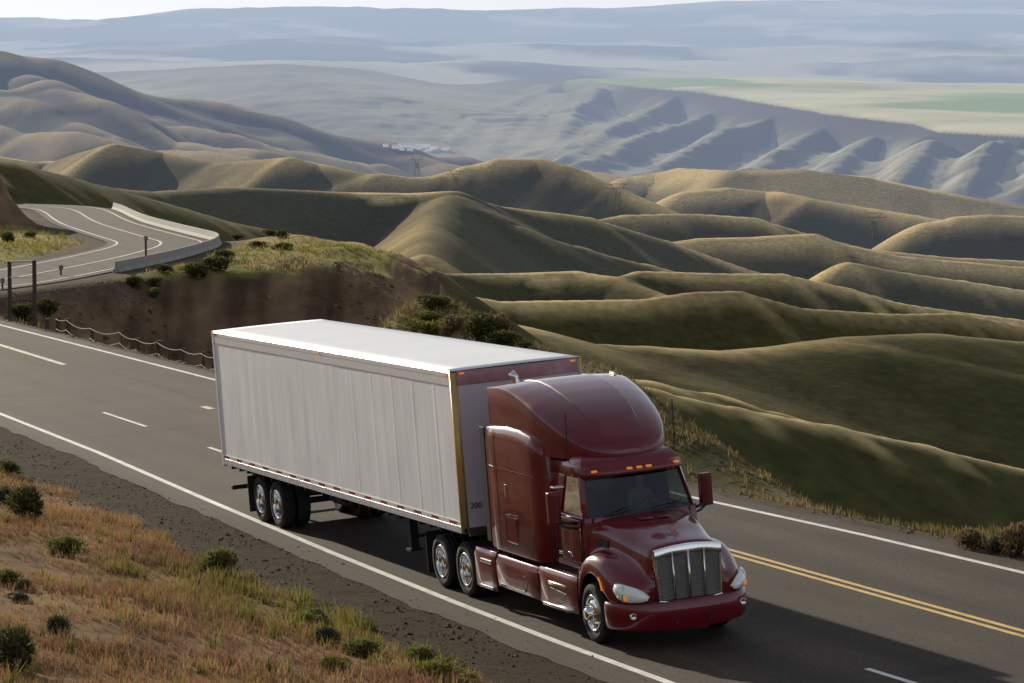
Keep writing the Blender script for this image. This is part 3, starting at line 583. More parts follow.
# ---- sleeper with side bulges
def cr(x): return float(np.interp(x, [1.25, 2.1, 2.95, 3.4, 3.65, 3.8], [3.33, 3.40, 3.39, 3.32, 3.22, 3.10]))
rows = []
for x, w in ((1.25, 1.20), (1.30, 1.225), (1.7, 1.23), (2.3, 1.23), (2.9, 1.23), (3.4, 1.225), (3.58, 1.21), (3.70, 1.16), (3.78, 1.06)):
    t = cr(x); rows.append((x, [(w - .02, 1.12), (w, 1.16), (w, 2.0), (w, t - .25), (w - .012, t - .09), (w - .06, t - .01), (w - .14, t + .015), (.9, t + .02), (.5, t + .02), (0, t + .02)]))
m = MB(); r = sym(secs(rows)); m.loft(r, False); n = len(r[0]); m.f.append(tuple(range(n))); k = (len(r) - 1) * n; m.f.append(tuple(k + i for i in range(n)))
m.build('sleeper', M_RED, TR, True, bevel=.012, angle=40)
for s in (-1, 1):
    e = MB(); e.box(1.02, 1.24, s * 1.205 - .018, s * 1.205 + .018, 1.22, 3.31); e.build('side_extender', M_BLACK, TR, bevel=.01)
    e = MB(); y = s * 1.236
    e.loft([[(2.06, y, 1.30), (2.64, y, 1.29), (2.70, y, 1.80), (2.64, y, 1.84), (2.06, y, 1.81)], [(2.085, y, 1.325), (2.615, y, 1.315), (2.67, y, 1.79), (2.63, y, 1.815), (2.085, y, 1.785)]], True)
    e.build('hatch_trim', M_CHROME, TR, solid=.012)
    e = MB(); e.box(2.10, 2.60, y - .004, y + .004, 1.34, 1.78); e.build('baggage_door', M_RED, TR, bevel=.003)
    e = MB(); e.box(2.13, 2.19, y - .01, y + .01, 2.12, 2.36); e.build('vent', M_ALU, TR, bevel=.006)
    e = MB(); e.box(1.3, 3.62, y - s * .0045 - .003, y - s * .0045 + .003, 2.62, 2.632); e.box(1.74, 1.752, y - s * .0045 - .003, y - s * .0045 + .003, 1.2, 3.30); e.build('panel_seam', M_BLACK, TR)
# ---- roof fairing: flat flanks, a hard crease, crowned top with a raised middle panel
X_ = [1.30, 1.34, 1.9, 2.4, 2.9, 3.4, 3.9, 4.3, 4.6, 4.82, 4.96, 5.04]
HW = [1.10, 1.13, 1.145, 1.145, 1.135, 1.115, 1.06, .98, .87, .71, .50, .24]
CZ = [4.00, 4.035, 4.075, 4.06, 3.95, 3.80, 3.62, 3.45, 3.31, 3.20, 3.13, 3.08]
TZ = [4.02, 4.07, 4.135, 4.15, 4.10, 4.00, 3.85, 3.68, 3.51, 3.36, 3.24, 3.12]
xs_ = np.concatenate([[1.30, 1.32, 1.34], np.linspace(1.45, 4.6, 26), np.linspace(4.66, 5.04, 9)])
def soft(t): # interpolation with rounded knots
    return np.array([np.mean(np.interp(np.linspace(x - .12, x + .12, 9) if 1.5 < x < 4.85 else [x], X_, t)) for x in xs_])
rows = []
for x, w, cz, tz in zip(xs_, soft(HW), soft(CZ), soft(TZ)):
    b = 2.99; d = cz - b; h = tz - cz; st = .014 * float(np.interp(x, [1.4, 1.7, 4.3, 4.7], [0, 1, 1, 0]))
    rows.append((x, [(w, b), (w + .004, b + d * .5), (w, cz - min(.03, d * .3)), (w - .010, cz - min(.004, d * .05)), (w - .035, cz + h * .12), (w * .86, cz + h * .42), (w * .68, cz + h * .72), (w * .52, cz + h * .88), (w * .47, cz + h * .93), (w * .455, cz + h * .94 + st), (w * .28, cz + h * .985 + st), (0, tz + st)]))
m = MB(); r = sym(secs(rows)); m.loft(r, False); n = len(r[0]); m.f.append(tuple(range(n))); k = (len(r) - 1) * n; m.f.append(tuple(k + i for i in range(n)))
m.build('roof_fairing', M_RED, TR, True, sharp=24)
# ---- cab: lower shell, roof cap, pillars, glass
def hring(pts): return [(x, y, z) for x, y, z in pts]
m = MB()
ring = lambda z, w, xa, xf: [(3.72, -w, z), (4.3, -w, z), (xa - .35, -w, z), (xa, -w * .98, z), (xa + .5 * (xf - xa), -w * .72, z), (xa + .9 * (xf - xa), -w * .35, z), (xf, 0, z), (xa + .9 * (xf - xa), w * .35, z), (xa + .5 * (xf - xa), w * .72, z), (xa, w * .98, z), (xa - .35, w, z), (4.3, w, z), (3.72, w, z)]
m.loft([ring(1.12, 1.02, 5.34, 5.40), ring(1.18, 1.05, 5.36, 5.46), ring(1.6, 1.06, 5.37, 5.52), ring(1.96, 1.055, 5.36, 5.56), ring(2.05, 1.035, 5.35, 5.56), ring(2.07, .99, 5.33, 5.53)], False)
m.build('cab', M_RED, TR, True, bevel=.01, angle=40, solid=.02)
m = MB()
rr_ = lambda z, w, xa, xf, xr=3.7: [(xr, -w, z), (4.3, -w, z), (xa - .35, -w, z), (xa, -w * .96, z), (xa + .6 * (xf - xa), -w * .66, z), (xa + .92 * (xf - xa), -w * .33, z), (xf, 0, z), (xa + .92 * (xf - xa), w * .33, z), (xa + .6 * (xf - xa), w * .66, z), (xa, w * .96, z), (xa - .35, w, z), (4.3, w, z), (xr, w, z)]
R5 = [rr_(2.70, .945, 5.03, 5.17), rr_(2.76, .955, 5.05, 5.20), rr_(2.82, .95, 5.06, 5.21), rr_(2.92, .93, 5.02, 5.16), rr_(3.02, .87, 4.9, 5.03), rr_(3.07, .75, 4.7, 4.85)]
m.loft(R5, False); k = 5 * 13; m.f.append(tuple(k + i for i in range(13)))
m.build('cab_roof', M_RED, TR, True, bevel=.01, angle=45)
m = MB()      # sun visor: a brow proud of the windscreen head
m.loft([[(p[0] + dx, p[1] * 1.015, p[2] + dz) for p in rr_(2.76, .955, 5.05, 5.20)[2:11]] for dx, dz in ((.0, .12), (.07, .05), (.11, -.03), (.09, -.045), (.0, -.02))], False)
m.build('sun_visor', M_RED, TR, True)
for s in (-1, 1):
    m = MB(); m.loft([[(5.40, s * .985, 2.05), (5.30, s * 1.04, 2.05), (5.22, s * 1.03, 2.05), (5.32, s * .95, 2.05)], [(5.12, s * .885, 2.74), (5.02, s * .945, 2.74), (4.94, s * .935, 2.74), (5.04, s * .86, 2.74)]], True, True)
    m.build('windscreen_pillar', M_RED, TR, True, bevel=.008)
    m = MB(); m.loft([[(3.7, s * 1.03, 2.05), (4.28, s * 1.04, 2.05), (4.28, s * .98, 2.05), (3.7, s * .97, 2.05)], [(3.7, s * .945, 2.74), (4.38, s * .945, 2.74), (4.38, s * .89, 2.74), (3.7, s * .89, 2.74)]], True, True)
    m.build('rear_pillar', M_RED, TR, True, bevel=.008)
    m = MB(); m.add([(4.26, s * 1.01, 2.04), (5.26, s * 1.01, 2.04), (4.98, s * .92, 2.73), (4.36, s * .92, 2.73)], [(0, 1, 2, 3)]); m.build('side_window', M_GLASS2, TR)
    # door skin with its seams, handle and grab rail
    y = s * 1.068
    d = MB(); d.loft([[(4.12, y - s * .03, 1.24), (4.12, y, 1.28), (4.12, y, 1.95), (4.14, y - s * .02, 2.04)], [(5.16, y - s * .03, 1.24), (5.18, y, 1.28), (5.24, y, 1.95), (5.24, y - s * .02, 2.04)]], False)
    dr = d.build('door', M_RED, TR, True, bevel=.01, solid=.02)
    h = MB(); h.box(4.2, 4.36, y + s * .008 - .012, y + s * .008 + .012, 1.34, 1.39); h.build('handle', M_CHROME, dr, bevel=.008)
    h = MB(); h.tube([(4.5, y + s * .02, 1.42), (4.8, y + s * .02, 1.41), (4.84, y + s * .02, 1.30)], .012, 6); h.build('door_trim', M_CHROME, dr, True)
    h = MB(); h.tube([(4.3, y + s * .012, 2.035), (5.25, y + s * .012, 2.035)], .018, 6); h.build('window_sill', M_RED2, dr, True)
    g = MB(); g.tube([(4.02, s * 1.09, 1.25), (4.02, s * 1.11, 1.32), (4.02, s * 1.11, 1.95), (4.02, s * 1.07, 2.02)], .016, 8); g.build('grab_rail', M_BLACK, TR, True)
m = MB()
def wsp(t): a = [(5.36, -.955), (5.47, -.68), (5.535, -.34), (5.555, 0), (5.535, .34), (5.47, .68), (5.36, .955)]; b = [(5.055, -.885), (5.14, -.62), (5.185, -.31), (5.195, 0), (5.185, .31), (5.14, .62), (5.055, .885)]; return [(p[0] * (1 - t) + q[0] * t, p[1] * (1 - t) + q[1] * t, 2.045 + .70 * t) for p, q in zip(a, b)]
m.loft([wsp(0), wsp(.5), wsp(1)], False); m.build('windscreen', M_GLASS, TR, True)
m = MB()
for t in (.0, .97): m.loft([[(p[0] + .012, p[1], p[2] + .0) for p in wsp(t)], [(p[0] + .004, p[1], p[2] + .03) for p in wsp(t + .02)]], False)
m.build('windscreen_seal', M_BLACK, TR)
for s in (-.75, .12):
    wb = MB(); wb.tube([(5.56, s, 2.07), (5.50, s + .55, 2.13)], .009, 6); wb.tube([(5.52, s + .02, 2.12), (5.46, s + .62, 2.19)], .007, 6); wb.build('wiper', M_BLACK, TR)
for y in (-.74, -.12, .06, .24, .86 - .06):
    a = MB(); xx = 5.16 + .15 * (1 - (y / .95) ** 2); a.box(xx - .02, xx + .035, y - .05, y + .05, 2.795, 2.835); a.build('marker_light', M_AMBER, TR, bevel=.012)
# inside the cab
m = MB(); m.box(5.0, 5.42, -.92, .92, 1.6, 2.05); m.box(3.74, 3.78, -1.0, 1.0, 1.2, 2.95); m.box(3.8, 5.4, -1.0, 1.0, 1.2, 1.3); m.build('dashboard', M_BLACK, TR, bevel=.03)
for s in (-1, 1):
    m = MB(); m.box(3.95, 4.45, s * .5 - .25, s * .5 + .25, 1.35, 1.62); m.box(3.86, 4.02, s * .5 - .25, s * .5 + .25, 1.55, 2.35); m.box(3.88, 4.0, s * .5 - .13, s * .5 + .13, 2.33, 2.52); m.build('seat', M_SEAT, TR, bevel=.05)
m = MB(); pts = [(4.72 - .09 * math.sin(a), .5 + .22 * math.cos(a), 1.98 + .20 * math.sin(a)) for a in np.linspace(0, 2 * math.pi, 21)]; m.tube(pts, .016, 6, False); m.tube([(4.72, .5, 1.98), (5.05, .5, 1.85)], .03, 6); m.tube([(4.72, .29, 1.98), (4.72, .71, 1.98)], .015, 6); m.build('steering_wheel', M_BLACK, TR, True)
# ---- hood and front fenders, one skin
rows = [
 (5.28, [(1.20,.55),(1.22,.80),(1.20,1.06),(1.12,1.20),(1.05,1.30),(1.03,1.66),(.98,1.95),(.66,2.055),(0,2.075)]),
 (5.40, [(1.20,.92),(1.225,1.06),(1.19,1.28),(1.06,1.36),(.985,1.42),(.965,1.70),(.91,1.965),(.62,2.055),(0,2.075)]),
 (5.60, [(1.20,1.145),(1.235,1.25),(1.18,1.43),(1.02,1.48),(.92,1.50),(.90,1.74),(.85,1.965),(.58,2.045),(0,2.06)]),
 (5.87, [(1.20,1.225),(1.24,1.33),(1.17,1.51),(.99,1.545),(.87,1.54),(.85,1.74),(.79,1.925),(.54,2.0),(0,2.02)]),
 (6.18, [(1.20,1.145),(1.24,1.27),(1.16,1.49),(.97,1.53),(.82,1.52),(.80,1.70),(.74,1.865),(.50,1.945),(0,1.965)]),
 (6.40, [(1.20,.93),(1.235,1.12),(1.14,1.42),(.95,1.475),(.78,1.46),(.76,1.65),(.70,1.81),(.48,1.885),(0,1.905)]),
 (6.60, [(1.20,.80),(1.215,1.03),(1.11,1.33),(.93,1.39),(.75,1.40),(.72,1.59),(.67,1.755),(.46,1.83),(0,1.85)]),
 (6.86, [(1.13,.80),(1.13,.98),(1.04,1.20),(.88,1.28),(.73,1.32),(.69,1.52),(.65,1.70),(.44,1.78),(0,1.80)]),
 (7.08, [(1.00,.80),(.99,.93),(.92,1.07),(.80,1.15),(.70,1.22),(.665,1.45),(.635,1.655),(.43,1.735),(0,1.76)]),
 (7.21, [(.86,.80),(.85,.89),(.80,.98),(.72,1.05),(.665,1.12),(.645,1.40),(.62,1.625),(.42,1.70),(0,1.725)])]
m = MB(); r = sym(secs(rows)); m.loft(r, False); n = len(r[0]); k = (len(r) - 1) * n; m.f.append(tuple(k + i for i in range(n)))
m.build('hood', M_RED, TR, True, sub=2, solid=.015)
for s in (-1, 1):
    m = MB(); st = []     # wheel-arch liner
    for a in np.linspace(-.25, math.pi + .1, 14): st.append([(5.83 - .64 * math.cos(a) , s * .62, .52 + .68 * math.sin(a)), (5.83 - .64 * math.cos(a), s * 1.17, .52 + .68 * math.sin(a))])
    m.loft(st, False); m.build('arch_liner', M_BLACK, TR, True)
    m = MB(); path = [(6.80, 1.175), (6.90, 1.145), (7.0, 1.095), (7.10, 1.02), (7.185, .93), (7.235, .86), (7.27, .77)]
    z0 = [1.00, .90, .85, .84, .84, .845, .87]; z1 = [1.12, 1.135, 1.12, 1.09, 1.05, 1.0, .91]
    m.loft([[(x, s * y, a), (x + .035, s * (y + .02), (a + b) / 2), (x - .015, s * (y - .035), b)] for (x, y), a, b in zip(path, z0, z1)], False)
    hl = m.build('headlight', M_LAMP, TR, True, solid=.03)
    a = MB(); a.lathe([(.055, .0), (.05, .02), (0, .03)], (7.06, s * 1.075, .91), 0, 14); a.build('indicator', M_AMBER, hl, True)
    a = MB(); a.loft([[(7.0 - .012, s * 1.108, .87), (7.0 + .02, s * 1.118, .97), (7.0 - .02, s * 1.085, 1.115)], [(7.015 - .012, s * 1.098, .87), (7.015 + .022, s * 1.108, .97), (7.015 - .02, s * 1.075, 1.112)]], False); a.build('lens_divider', M_ALU, hl, solid=.05)
    a = MB(); a.loft([[(6.42 + .04, s * 1.243, .98), (6.42 - .01, s * 1.243, .98)], [(6.38 + .04, s * 1.248, 1.10), (6.38 - .01, s * 1.248, 1.10)], [(6.30 + .04, s * 1.248, 1.2), (6.30, s * 1.248, 1.2)]], False); a.build('side_marker', M_AMBER, TR, solid=.015)
    a = MB(); a.loft([[(5.62, s * .925, 1.60), (5.62, s * .905, 1.74)], [(5.95, s * .868, 1.60), (5.92, s * .855, 1.72)]], False); a.build('hood_vent', M_BLACK, TR, solid=.03)
# cut line between hood and cab, hood side seam
for s in (-1, 1):
    a = MB(); a.tube([(5.275, s * 1.225, .86), (5.275, s * 1.20, 1.12), (5.275, s * 1.075, 1.30), (5.275, s * 1.05, 1.66), (5.275, s * 1.0, 1.95), (5.275, s * .70, 2.06)], .011, 5); a.build('hood_seam', M_BLACK, TR, True)
    a = MB(); a.tube([(4.115, s * 1.045, 1.24), (4.115, s * 1.075, 1.30), (4.115, s * 1.075, 1.95), (4.13, s * 1.05, 2.04)], .009, 5); a.tube([(5.235, s * 1.06, 1.24), (5.245, s * 1.078, 1.30), (5.25, s * 1.075, 1.95)], .009, 5); a.tube([(4.115, s * 1.05, 1.243), (5.24, s * 1.06, 1.243)], .009, 5); a.build('door_seam', M_BLACK, TR, True)
# hood scoops
for s in (-1, 1):
    m = MB(); m.tube([(5.78, s * .30, 2.03), (5.98, s * .24, 2.02), (6.0, s * .05, 2.025)], .022, 8); m.build('hood_rib', M_RED, TR, True)
# grille: chrome surround with a broad head bar, four mesh bays between bright bars
gx = 7.225
top = lambda y: 1.665 + .055 * (1 - (y / .6) ** 2); bot = lambda y: .79 - .04 * (1 - (y / .57) ** 2)
fr = MB(); ys = np.linspace(-.605, .605, 17)
fr.loft([[(gx - .03, y, top(y)), (gx + .06, y, top(y) - .012), (gx + .065, y, top(y) - .155), (gx + .01, y, top(y) - .185 - .02 * math.cos(y * 10.4))] for y in ys], False)
fr.loft([[(gx - .02, y * .94, bot(y) - .005), (gx + .06, y * .94, bot(y)), (gx + .06, y * .94, bot(y) + .03), (gx, y * .94, bot(y) + .035)] for y in ys], False)
for s in (-1, 1): fr.loft([[(gx - .02, s * .615, 1.64), (gx + .055, s * .607, 1.64), (gx + .055, s * .575, 1.60), (gx, s * .57, 1.60)], [(gx - .02, s * .575, .785), (gx + .055, s * .567, .785), (gx + .055, s * .535, .80), (gx, s * .53, .80)]], False)
grille = fr.build('grille', M_CHROME, TR, True, bevel=.004)
b = MB()
for q in (-.5, 0, .5): b.tube([(gx + .05, q * .58, 1.62), (gx + .055, q * .56, 1.2), (gx + .05, q * .54, .79)], .016 if q else .022, 8)
b.build('grille_bar', M_CHROME, grille, True)
for q in range(4):
    g = MB(); ya, yb = (q - 2) * .29, (q - 1) * .29; st = []
    for i in range(25):
        z = .78 + i * .034; f_ = .95 + .05 * i / 24
        for dz, dx in ((0, .012), (.012, .024), (.024, .024)): st.append([(gx + dx, ya * f_, z + dz), (gx + dx, yb * f_, z + dz)])
    g.loft(st, False); g.build('grille_mesh', M_MESH, grille)
# bumper
bp = [(6.50, 1.24), (6.62, 1.245), (6.78, 1.215), (6.95, 1.13), (7.12, .97), (7.24, .74), (7.30, .45), (7.32, .2)]
pl = [(x, -y) for x, y in bp] + [(x, y) for x, y in reversed(bp)]
m = MB(); sects = []
for x, y in pl:
    q = unit([x - 5.6, y * 1.2, 0]); zb = .36 - .06 * max(0, 1 - abs(y) / 1.1)
    sects.append([(x - .10 * q[0], y - .10 * q[1], .80), (x - .02 * q[0], y - .02 * q[1], .795), (x, y, .76), (x + .012 * q[0], y + .012 * q[1], .60), (x, y, .50), (x - .015 * q[0], y - .015 * q[1], .42), (x - .03 * q[0], y - .03 * q[1], zb), (x - .14 * q[0], y - .14 * q[1], zb)])
m.loft(sects, False); bump = m.build('bumper', M_RED, TR, True, solid=.015, bevel=.004)
for s in (-1, 1):
    a = MB(); a.lathe([(.055, -.02), (.055, .02), (.045, .025), (.04, .01), (0, .012)], (7.13, s * 1.0, .60), 0, 16); a.build('fog_light', M_CHROME, bump, True)
    a = MB(); a.tube([(7.30, s * .3, .44), (7.34, s * .3, .44)], .035, 10); a.build('tow_hole', M_BLACK, bump)
m = MB(); m.loft([[(x - .06, y, .82), (x - .06, y, .795)] for x, y in pl[2:-2]], False); m.build('bumper_gap', M_BLACK, TR)
# ---- side skirts, steps, drive-axle fairing
for s in (-1, 1):
    y = s * 1.20
    def skirt(x0, x1, z0, z1, nm, bulge=.03, mt=M_RED):
        k = MB(); k.loft([[(x, y - s * .10, z1 + .02), (x, y - s * .02, z1), (x, y + s * bulge, z1 - .10), (x, y + s * bulge, (z0 + z1) / 2), (x, y + s * .01, z0 + .02), (x, y - s * .05, z0)] for x in np.linspace(x0, x1, 5)], False)
        return k.build(nm, mt, TR, True, solid=.02, bevel=.006)
    sk = skirt(1.42, 3.46, .42, 1.0, 'fuel_tank_fairing')
    a = MB(); a.loft([[(x, y + s * .032, .905), (x, y + s * .012, .985)] for x in (1.46, 3.42)], False); a.build('skirt_trim', M_RED2, sk, solid=.01)
    a = MB(); a.tube([(1.5, y + s * .03, .50), (2.75, y + s * .03, .49), (2.98, y + s * .03, .70), (2.80, y + s * .03, .78)], .014, 6); a.build('step_outline', M_CHROME, sk, True)
    s2 = skirt(3.48, 5.26, .40, 1.04, 'cab_skirt', .02)
    a = MB(); a.box(3.7, 4.9, y - .07 * s - .09, y - .07 * s + .12, .50, .60); a.build('step_well', M_BLACK, s2)
    for z, x0, x1, pr_ in ((.415, 3.62, 5.05, .07), (.80, 3.85, 4.85, .035)):
        a = MB(); q = y + s * .02
        a.loft([[(x0, q - s * .03, z + d), (x0 + .14, q + s * pr_, z + d), (x1 - .14, q + s * pr_, z + d), (x1, q - s * .03, z + d)] for d in (.0, .05)], False)
        a.add([(x0, q - s * .03, z + .05), (x0 + .14, q + s * pr_, z + .05), (x1 - .14, q + s * pr_, z + .05), (x1, q - s * .03, z + .05)], [(0, 1, 2, 3)])
        a.build('step', M_CHROME, TR, True, bevel=.008)
    a = MB(); a.loft([[(4.0, y + s * .028, .64), (4.0, y + s * .028, .74)], [(4.6, y + s * .028, .56), (4.75, y + s * .028, .70)]], False); a.build('step_recess', M_CHROME, s2, solid=.012)
    q = skirt(.28, 1.34, .30, 1.02, 'axle_fairing', .02)
    a = MB(); a.box(.62, 1.18, y + s * .03 - .03, y + s * .03 + .03, .80, .86); a.build('step', M_CHROME, q, bevel=.01)
    a = MB(); a.box(.55, 1.25, y + s * .04 - .04, y + s * .04 + .04, .33, .39); a.build('step', M_CHROME, q, bevel=.01)
    # mirrors
    a = MB(); my = s * 1.42
    a.loft([[(4.88, my - .11, z), (5.02, my - .11, z), (5.05, my, z), (5.02, my + .11, z), (4.88, my + .11, z)] for z in (1.96, 2.0, 2.46, 2.52)], True, True)
    mr = a.build('mirror', M_RED2, TR, True, bevel=.025, seg=3)
    a = MB(); a.add([(4.876, my - .09, 2.02), (4.876, my + .09, 2.02), (4.876, my + .09, 2.46), (4.876, my - .09, 2.46)], [(0, 1, 2, 3)]); a.build('mirror_glass', M_CHROME, mr)
    a = MB(); a.tube([(5.0, my, 2.02), (5.05, s * 1.25, 1.98), (5.10, s * 1.04, 1.95)], .028, 8); a.tube([(5.0, my, 2.0), (5.05, s * 1.25, 1.90), (5.12, s * 1.06, 1.86)], .022, 8); a.build('mirror_arm', M_BLACK, mr, True)
    if s < 0: a = MB(); a.box(4.90, 5.06, -1.44, -1.24, 2.58, 2.62); a.build('mirror_cap', M_ALU, mr, bevel=.015)
    a = MB(); a.tube([(4.72, s * .97, 2.95), (4.72, s * 1.0, 3.02), (4.75, s * 1.0, 3.84)], .010, 6); a.build('antenna', M_BLACK, TR)
a = MB(); a.tube([(1.02, -.42, 1.2), (1.02, -.42, 4.0), (1.02, -.45, 4.12), (.98, -.52, 4.21)], .07, 14); a.build('exhaust_stack', M_CHROME, TR, True)
a = MB(); a.loft([[(2.0, 1.06, 4.0), (2.35, 1.04, 4.0), (2.3, 1.0, 4.14), (2.05, 1.02, 4.15)], [(2.0, .98, 4.02), (2.35, .96, 4.02), (2.3, .96, 4.14), (2.05, .97, 4.15)]], True, True); a.build('roof_fin', M_ALU, TR, bevel=.01)
# ---- driver
dv = bpy.data.meshes.new('person')
J = dict(pel=(4.18, .5, 1.68), sp=(4.13, .5, 1.95), ch=(4.12, .5, 2.16), nk=(4.14, .5, 2.30), hd=(4.17, .5, 2.40), tp=(4.18, .5, 2.53), ls=(4.13, .69, 2.20), le=(4.36, .76, 1.98), lh=(4.66, .68, 2.06), rs=(4.13, .31, 2.20), re=(4.36, .24, 1.98), rh=(4.66, .32, 2.06), lk=(4.62, .62, 1.72), la=(4.86, .62, 1.36), rk=(4.62, .38, 1.72), ra=(4.86, .38, 1.36))
rad = dict(pel=.15, sp=.14, ch=.15, nk=.055, hd=.095, tp=.07, ls=.075, le=.05, lh=.04, rs=.075, re=.05, rh=.04, lk=.075, la=.05, rk=.075, ra=.05)
ed = [('pel','sp'),('sp','ch'),('ch','nk'),('nk','hd'),('hd','tp'),('ch','ls'),('ls','le'),('le','lh'),('ch','rs'),('rs','re'),('re','rh'),('pel','lk'),('lk','la'),('pel','rk'),('rk','ra')]
kk = list(J); dv.from_pydata([J[q] for q in kk], [(kk.index(a), kk.index(b)) for a, b in ed], [])
pb = bpy.data.objects.new('person', dv); COL.objects.link(pb); pb.matrix_world = ROADM.copy()
pb.modifiers.new('Skin', 'SKIN')
for i, q in enumerate(kk):
    sv = dv.skin_vertices[0].data[i]; sv.radius = (rad[q], rad[q]); sv.use_root = (q == 'pel')
md = pb.modifiers.new('Sub', 'SUBSURF'); md.levels = 1; md.render_levels = 2; dv.materials.append(M_SHIRT)
tag(pb, 'driver in a dark shirt seated behind the windscreen of the maroon truck', 'person')
m = MB()
hs = [(math.cos(a) * math.cos(b), math.sin(a) * math.cos(b), math.sin(b)) for b in np.linspace(-1.5, 1.5, 9) for a in np.linspace(0, 2 * math.pi, 15)[:-1]]
rg = [[(4.18 + .098 * p[0], .5 + .078 * p[1], 2.425 + .125 * p[2]) for p in hs[i * 14:(i + 1) * 14]] for i in range(9)]; m.loft(rg, True, True); m.tube([(4.275, .5, 2.44), (4.297, .5, 2.405)], .014, 6)
for s in (-1, 1): m.lathe([(.0, .0), (.022, .004), (.02, .015), (0, .018)], (4.18, .5 + s * .076, 2.42), 1, 8, s)
for s in (-1, 1):
    hy = .5 + s * .19
    for f in range(4): m.tube([(4.66, hy, 2.05 - f * .018), (4.735, hy + s * .02, 2.06 - f * .018), (4.745, hy + s * .045, 2.055 - f * .018)], .0095, 5)
    m.tube([(4.67, hy, 2.05), (4.70, hy - s * .03, 2.08)], .011, 5)
m.build('face_and_hands', M_SKIN, pb, True)
m = MB(); m.loft([[(x - .012, .5 + (y - .5) * 1.07, z + .012) for x, y, z in rr2] for rr2 in rg[5:]], True, True); m.build('hair', M_HAIR, pb, True)

# ================================================================== TRAILER
XT = -12.76
TL = empty('box_trailer', mw=ROADM @ Matrix.Translation((XT, 0, 0)) @ Matrix.Rotation(-.0086, 4, 'Y'))
tag(TL, 'long white box trailer with ribbed sides and red reflective strips behind the maroon truck', 'trailer')
def tb(mb, *a, **k):
    mb.v = [(x - XT, y, z) for x, y, z in mb.v]; return mb.build(*a, **k)
M_WALL = mat('white_wall_sheet', (.94, .94, .935), .55, noise=.04, nscale=.8)
def streaks(m):      # faint rain streaks and road film running down the sheets
    n = m.node_tree.nodes; L = m.node_tree.links; b = n['Principled BSDF']; tc = n.new('ShaderNodeTexCoord'); mp = n.new('ShaderNodeMapping'); mp.inputs['Scale'].default_value = (2.2, 1, .16); L.new(tc.outputs['Object'], mp.inputs[0])
    t = n.new('ShaderNodeTexNoise'); t.inputs['Scale'].default_value = 1.3; t.inputs['Detail'].default_value = 5; L.new(mp.outputs[0], t.inputs[0])
    r = n.new('ShaderNodeMapRange'); r.inputs[1].default_value = .35; r.inputs[2].default_value = .7; r.inputs[3].default_value = 1.03; r.inputs[4].default_value = .93; L.new(t.outputs[0], r.inputs[0])
    x = n.new('ShaderNodeMix'); x.data_type = 'RGBA'; x.blend_type = 'MULTIPLY'; x.inputs[0].default_value = 1; L.new(b.inputs['Base Color'].links[0].from_socket, x.inputs[6]); L.new(r.outputs[0], x.inputs[7]); L.new(x.outputs[2], b.inputs['Base Color'])
streaks(M_WALL)
M_ROOF = mat('white_roof_sheet', (.95, .95, .94), .42, spec=1.0, noise=.04, nscale=.5)
M_RAIL = mat('white_rail', (.88, .86, .82), .38, spec=.7, noise=.06, nscale=9)
M_POST = mat('gold_corner_post', (.58, .40, .15), .42, metal=.35, noise=.15, nscale=2)
M_FRONT = mat('front_wall_sheet', (.62, .58, .62), .3, coat=.6)
M_TAPE = mat('red_tape', (.32, .035, .02), .4)
Lt = 15.69; ZB, ZT = 1.121, 4.128
